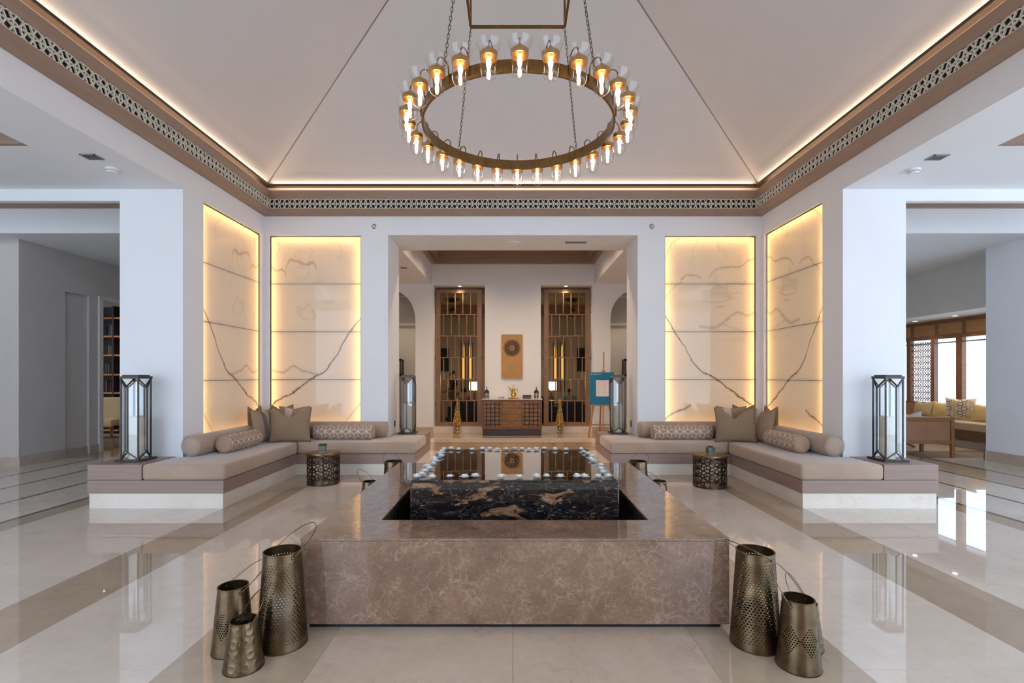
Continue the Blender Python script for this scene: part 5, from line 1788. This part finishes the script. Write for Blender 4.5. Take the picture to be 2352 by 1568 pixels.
def person(label, loc, rotz, sitting, top, bottom, bald=False):
    t = thing('person', label, 'person', loc, rotz, 'people in the rear lounge')
    if sitting:
        hz = .47
        P = {'pel': (0, 0, hz, .12, .10), 'sp': (0, .03, hz + .18, .115, .09), 'ch': (0, .02, hz + .36, .135, .09), 'nk': (0, -.01, hz + .50, .05), 'hd': (0, -.03, hz + .58, .068, .078), 'cr': (0, -.02, hz + .67, .066, .078)}
        for s, q in ((-1, 'l'), (1, 'r')):
            P.update({'sh' + q: (s * .165, .01, hz + .42, .058), 'el' + q: (s * .20, -.04, hz + .17, .042), 'wr' + q: (s * .13, -.24, hz + .12, .029), 'ha' + q: (s * .115, -.30, hz + .115, .030, .018),
                      'hp' + q: (s * .09, -.03, hz - .01, .085), 'kn' + q: (s * .11, -.44, hz + .02, .058), 'an' + q: (s * .11, -.44, .08, .042), 'to' + q: (s * .12, -.58, .04, .036)})
    else:
        P = {'pel': (0, 0, .84, .12, .095), 'sp': (0, .01, 1.02, .115, .085), 'ch': (0, .0, 1.20, .135, .09), 'nk': (0, -.02, 1.33, .048), 'hd': (0, -.05, 1.40, .066, .076), 'cr': (0, -.045, 1.485, .064, .076)}
        for s, q in ((-1, 'l'), (1, 'r')):
            P.update({'sh' + q: (s * .165, 0, 1.26, .056), 'el' + q: (s * .215, .03, 1.02, .041), 'wr' + q: (s * .17, -.16, .90, .028), 'ha' + q: (s * .16, -.22, .885, .030, .018),
                      'hp' + q: (s * .09, 0, .79, .085), 'kn' + q: (s * .10, -.03 * s, .45, .056), 'an' + q: (s * .10, .05 * s, .08, .040), 'to' + q: (s * .11, .05 * s - .14, .035, .034)})
    E = [('pel', 'sp'), ('sp', 'ch'), ('ch', 'nk'), ('nk', 'hd'), ('hd', 'cr')]
    for q in 'lr':
        s = -1 if q == 'l' else 1
        h = Vector(P['ha' + q][:3])
        for k in range(4):
            L = (.045, .052, .050, .040)[k]
            P['f%d%s' % (k, q)] = (h.x + (k - 1.5) * .016, h.y - .045 - L * .5, h.z - .004, .0085)
            P['g%d%s' % (k, q)] = (h.x + (k - 1.5) * .016, h.y - .045 - L, h.z - .022, .007)
            E += [('ha' + q, 'f%d%s' % (k, q)), ('f%d%s' % (k, q), 'g%d%s' % (k, q))]
        P['t0' + q] = (h.x - s * .04, h.y - .02, h.z, .010)
        P['t1' + q] = (h.x - s * .05, h.y - .05, h.z - .008, .008)
        E += [('wr' + q, 't0' + q), ('t0' + q, 't1' + q)]
        E += [('ch', 'sh' + q), ('sh' + q, 'el' + q), ('el' + q, 'wr' + q), ('wr' + q, 'ha' + q), ('pel', 'hp' + q), ('hp' + q, 'kn' + q), ('kn' + q, 'an' + q), ('an' + q, 'to' + q)]
    skin_obj('body', P, E, SKIN, t, 1)
    G = {}
    for k in ('pel', 'sp', 'ch'):
        x = P[k]
        G[k] = (x[0], x[1], x[2], x[3] + .018, x[4] + .018)
    GE = [('pel', 'sp'), ('sp', 'ch')]
    for q in 'lr':
        a, b = P['sh' + q], P['el' + q]
        G['sh' + q] = (*a[:3], a[3] + .016)
        G['el' + q] = tuple(a[i] + (b[i] - a[i]) * .8 for i in range(3)) + (b[3] + .018,)
        GE += [('ch', 'sh' + q), ('sh' + q, 'el' + q)]
    skin_obj('shirt', G, GE, top, t, 2)
    T, TE = {'pel': (*P['pel'][:3], P['pel'][3] + .012, P['pel'][4] + .012)}, []
    for q in 'lr':
        for k in ('hp', 'kn', 'an'):
            T[k + q] = (*P[k + q][:3], P[k + q][3] + .016)
        TE += [('pel', 'hp' + q), ('hp' + q, 'kn' + q), ('kn' + q, 'an' + q)]
    skin_obj('trousers', T, TE, bottom, t, 2)
    for q in 'lr':
        a, b = P['an' + q], P['to' + q]
        MB().ball(((a[0] + b[0]) / 2, (a[1] + b[1]) / 2 - .01, .038), .05, 12, 8, (.95, 2.3, .76)).build('shoe', BLACK, t, smooth=True)
    hd, cr = Vector(P['hd'][:3]), Vector(P['cr'][:3])
    mid = (hd + cr) / 2
    MB().ball((mid.x, mid.y + .022, mid.z + (.02 if bald else .035)), .088 if not bald else .079, 16, 10, (.92, .98, .92)).build('hair', HAIR, t, smooth=True)
    for s in (-1, 1):
        MB().ball((s * .078, mid.y + .005, mid.z - .01), .018, 8, 6, (.5, .8, 1.3)).build('ear', SKIN, t, smooth=True)
        MB().ball((s * .03, mid.y - .079, mid.z + .006), .010, 8, 6).build('eye', BLACK, t, smooth=True)
    MB().ball((0, mid.y - .088, mid.z - .018), .014, 8, 6, (.8, 1.1, 1.4)).build('nose', SKIN, t, smooth=True)
    MB().ball((0, mid.y - .074, mid.z - .052), .02, 8, 6, (1.1, .5, .3)).build('mouth', M('lip', srgb(120, 70, 60), None, 9, .6), t, smooth=True)
    if sitting:
        t.scale = (.88, .88, .88)
    return t
person('standing person in a charcoal shirt and beige trousers behind the left lattice screen', (-1.86, 15.5, 0), math.radians(-60), False, SH_DARK, TROU)
person('seated person in a bright blue shirt behind the right lattice screen', (1.60, 13.86, 0), math.radians(186), True, SH_BLUE, TROU_D, True)
person('seated person with dark hair and taupe top left of the one in blue', (.95, 13.82, 0), math.radians(170), True, SH_TAUPE, TROU_D)
person('seated person with dark hair on the navy sofa behind the left lattice screen', (-1.36, 13.82, 0), math.radians(170), True, SH_TAUPE, TROU_D)

# ================================================================== WINDOW LOUNGE ON THE RIGHT
WOODL = WOOD('lounge_wood', srgb(150, 100, 62), srgb(122, 78, 46), .35, (3, 3, 22))
WOODLL = WOOD('lounge_panel_wood', srgb(188, 138, 84), srgb(168, 118, 68), .35, (3, 3, 22))
SHEER = GLASS('sheer_curtain', (.95, .97, 1.0), .2, .6, 1.1)
RUG = FABRIC('sand_rug', srgb(176, 150, 118), srgb(150, 124, 94), 120)
MUST = FABRIC('mustard_fabric', srgb(228, 196, 132), srgb(212, 178, 112), 400)
BEIG = FABRIC('beige_seat_fabric', srgb(206, 180, 138), srgb(186, 158, 116), 400)
GREYF = FABRIC('pale_grey_fabric', srgb(196, 192, 176), srgb(178, 174, 160), 400)
PATF = FABRIC('ivory_pattern_base', srgb(232, 214, 184), srgb(222, 202, 170), 400)
wn_ = thing('window_1', 'timber framed lounge windows with sheer curtains and a lattice screen', 'window', (9.4, 0, 0), kind='structure')
fz = MB().box(-.04, .15, 8.2, 12.4, 2.2, 2.61).build('frieze', WOODL, wn_)
for y0 in (8.32, 8.98, 9.64, 10.30, 10.96, 11.62):
    MB().box(-.046, -.038, y0, y0 + .56, 2.29, 2.53).build('frieze_panel', WOODLL, fz, bevel=.003)
for y0, y1 in ((8.2, 8.32), (9.16, 9.30), (10.30, 10.44), (10.98, 11.07), (11.64, 11.75), (12.25, 12.4)):
    MB().box(-.04, .05, y0, y1, .80, 2.2).build('mullion', WOODL, wn_)
MB().box(-.09, .15, 8.2, 12.4, .77, .80).build('sill', WOODL, wn_)
MB().box(-.02, .02, 8.2, 12.4, 2.10, 2.13).build('transom_rail', GREYP, wn_)
for y0, y1 in ((8.32, 9.16), (9.30, 10.30), (10.44, 10.98), (11.75, 12.25)):
    MB().box(.06, .068, y0, y1, .80, 2.2).build('pane', WINGLASS, wn_)
    for a, b in ((y0 + .01, y0 + .20), (y1 - .22, y1 - .01)):
        c = MB().grid(lambda u, v: (.105 + .018 * math.sin(u * 19), a + (b - a) * u, .82 + 1.30 * v), 30, 2)
        so = c.build('curtain', SHEER, wn_, smooth=True)
lm = MB()
U2 = .00034
def lat_pt(x, z): return (0, x * U2, z * U2)
for cz in range(0, 10):
    for cxx in range(0, 4):
        for sy_ in (1, -1):
            for sx_ in (1, -1):
                Q, Cc, P_ = (0, 145), (68, 0), (200, 55)
                for a, b in ((Q, Cc), (P_, Cc), (P_, (128, 190)), (Q, (128, 190))):
                    A = lat_pt(cxx * 400 + sx_ * a[0], cz * 400 + sy_ * a[1])
                    B = lat_pt(cxx * 400 + sx_ * b[0], cz * 400 + sy_ * b[1])
                    lm.bar(A, B, .010, .012, up=(1, 0, 0))
        lm.bar(lat_pt(cxx * 400 - 68, cz * 400), lat_pt(cxx * 400 + 68, cz * 400), .010, .012, up=(1, 0, 0))
        lm.bar(lat_pt(cxx * 400 + 200, cz * 400 - 55), lat_pt(cxx * 400 + 200, cz * 400 + 55), .010, .012, up=(1, 0, 0))
lo = lm.build('lattice', WOODL, wn_)
lo.location = (.03, 11.155, .875)

bs = thing('window_bench', 'built-in bench with beige seat along the lounge windows', 'bench', (0, 0, 0))
MB().box(8.74, 9.30, 8.26, 12.6, 0, .148).build('plinth', BASEBOARD, bs)
MB().box(8.70, 9.30, 8.26, 12.6, .15, .342).build('base', WALNUT, bs)
MB().box(9.30, 9.395, 8.26, 12.6, .15, .768).build('back_panel', WOODLL, bs)
sc_ = tag(MB().box(8.68, 9.29, 8.28, 12.55, .344, .497).build('seat_cushion', BEIG, bevel=.03, seg=3), 'long beige seat cushion on the window bench', 'cushion')
def pil(x, y, z, yaw, tilt, w, h, m, label, t=.15, nm='throw_pillow', dent=.03):
    o = link(nm, pillow_mesh(nm, w, h, t, m, dent, int(y * 100)))
    o.location = (x, y, z)
    o.rotation_euler = (-math.radians(tilt), 0, math.radians(yaw))
    return tag(o, label, 'pillow', 'pillows in the window lounge')
pil(9.06, 10.42, .499, -70, 12, .44, .36, MUST, 'mustard pillow on the window bench left of the patterned one')
pil(9.08, 9.50, .499, -62, 12, .44, .36, MUST, 'mustard pillow at the right end of the window bench')
pil(9.10, 11.0, .499, -80, 12, .40, .34, BEIG, 'beige pillow at the far end of the window bench')
pp = pil(9.02, 9.96, .499, -48, 10, .48, .46, PATF, 'ivory pillow with black and gold hexagon pattern on the window bench')
HEXB, HEXG = M('black_print', (.03, .025, .03), None, 20, .9), M('gold_print', srgb(190, 150, 84), None, 20, .9)
hexes = {0: MB(), 1: MB()}
def pface(x, z, w=.48, h=.46, t=.15):
    a, b = x / (w / 2), (z - h / 2) / (h / 2)
    th = t / 2 * max(0, (1 - abs(a) ** 2.6)) ** .55 * max(0, (1 - abs(b) ** 2.6)) ** .55
    return (x, -th * 1.03 - .010, z)
for j in range(5):
    for i in range(4):
        cx, cz = -.18 + i * .12 + (.06 if j % 2 else 0), .05 + j * .088
        hx = [(cx + .048 * math.cos(k * PI / 3), cz + .040 * math.sin(k * PI / 3)) for k in range(6)]
        for k in range(6):
            p, q = hx[k], hx[(k + 1) % 6]
            if max(abs(p[0]), abs(q[0])) < .205 and .03 < min(p[1], q[1]) and max(p[1], q[1]) < .415:
                hexes[(i + j) % 2].bar(pface(*p), pface(*q), .011, .003, up=(0, 1, 0))
for k in (0, 1):
    tag(hexes[k].build('hexagon_print', (HEXB, HEXG)[k], pp), kind='stuff')
ac = thing('lounge_armchair', 'wooden armchair with a brown back panel, seen from behind in the lounge', 'armchair', (7.06, 8.55, 0))
for s in (-1, 1):
    MB().bar((s * .44, -.12, 0), (s * .44, -.10, .69), .055, .05).build('rear_leg', WOODL, ac, bevel=.004)
    MB().bar((s * .44, .52, 0), (s * .44, .52, .52), .05, .05).build('front_leg', WOODL, ac, bevel=.004)
    MB().bar((s * .44, -.10, .55), (s * .44, .54, .53), .06, .03).build('arm', WOODL, ac, bevel=.004)
MB().box(-.41, .41, -.125, -.075, .62, .69).build('top_rail', WOODL, ac, bevel=.004)
MB().box(-.41, .41, -.125, -.075, .235, .29).build('bottom_rail', WOODL, ac, bevel=.004)
MB().box(-.41, .41, -.11, -.09, .29, .62).build('back_panel', FABRIC('brown_leather', srgb(156, 110, 76), srgb(140, 96, 64), 200, .6), ac)
MB().box(-.41, .41, -.07, .54, .24, .36).build('seat', BEIG, ac, bevel=.03, seg=3)
pil(6.92, 8.58, .365, 0, 12, .50, .42, GREYF, 'pale grey pillow on the lounge armchair', dent=.06)
ct = thing('coffee_table', 'low dark wood table with crossed legs in the window lounge', 'table', (7.25, 9.75, 0))
MB().box(-.55, .55, -.35, .35, .36, .40).build('table_top', WALNUT, ct, bevel=.004)
for y in (-.25, .25):
    for s in (-1, 1):
        MB().bar((-s * .45, y + s * .02, .022), (s * .45, y + s * .02, .36), .04, .035).build('crossed_leg', WALNUT, ct)
rg = tag(MB().box(5.2, 8.64, 9.12, 11.6, .0005, .012).build('rug', RUG, bevel=.004), 'sand coloured rug on the lounge floor', 'rug')
for o_ in (ct,):
    o_.location.z = .0125
for k, y in enumerate((9.0, 10.0, 11.0)):
    downlight((8.95, y, 2.61), '%s recessed downlight over the window bench' % ('Near', 'Middle', 'Far')[k], 24, 120, 1.0)

# ================================================================== LIBRARY THROUGH THE LEFT DOORWAY
bk = thing('bookcase', 'dark bookcase with lit shelves seen through the left doorway', 'bookcase', (-9.85, 12.2, 0))
MB().box(-.62, .62, .13, .16, 0, 3.1).build('back_board', CHARCOAL, bk)
for x in (-.62, .10, .60):
    MB().box(x - .02, x + .02, -.16, .13, 0, 3.1).build('upright', CHARCOAL, bk)
for z in (.06, .51, .97, 1.42, 1.89, 2.35, 2.80):
    MB().box(-.60, .60, -.155, .13, z - .02, z + .02).build('shelf', BEECH, bk)
rnd = random.Random(21)
BKM = [CHARCOAL, NAVY, WALNUT, M('slate_book', srgb(90, 98, 112), None, 10, .6)]
kk = 0
for si, z in enumerate((.97, 1.42, 1.89, 2.35)):
    x = .0
    for q in range(3):
        wv, hv = rnd.uniform(.03, .05), rnd.uniform(.22, .30)
        b = tag(MB().box(0, wv, -.09, .09, 0, hv).build('book', BKM[(si + q) % 4], bevel=.003), '%s book from the right on the %s lit shelf of the bookcase' % (('Rightmost', 'Middle', 'Leftmost')[q], ('lowest', 'second', 'third', 'top')[si]), 'book', 'books in the library bookcase')
        b.location = (-9.85 + .03 - (q + 1) * .055, 12.2, z + .0205)
lc = thing('library_chair', 'cream armchair in front of the bookcase through the left doorway', 'armchair', (-9.25, 11.1, 0), math.radians(20))
MB().box(-.30, .30, -.28, .28, .26, .42).build('seat', BEIG, lc, bevel=.04, seg=3)
MB().box(-.30, .30, .22, .32, .36, .90).build('backrest', BEIG, lc, bevel=.04, seg=3)
for ax in (-1, 1):
    for ay in (-1, 1):
        MB().bar((ax * .25, ay * .22, .28), (ax * .28, ay * .27, 0), .035).build('leg', WALNUT, lc)
downlight((-9.3, 11.2, 3.50), 'recessed downlight in the library ceiling', 50, 120, 1.0)
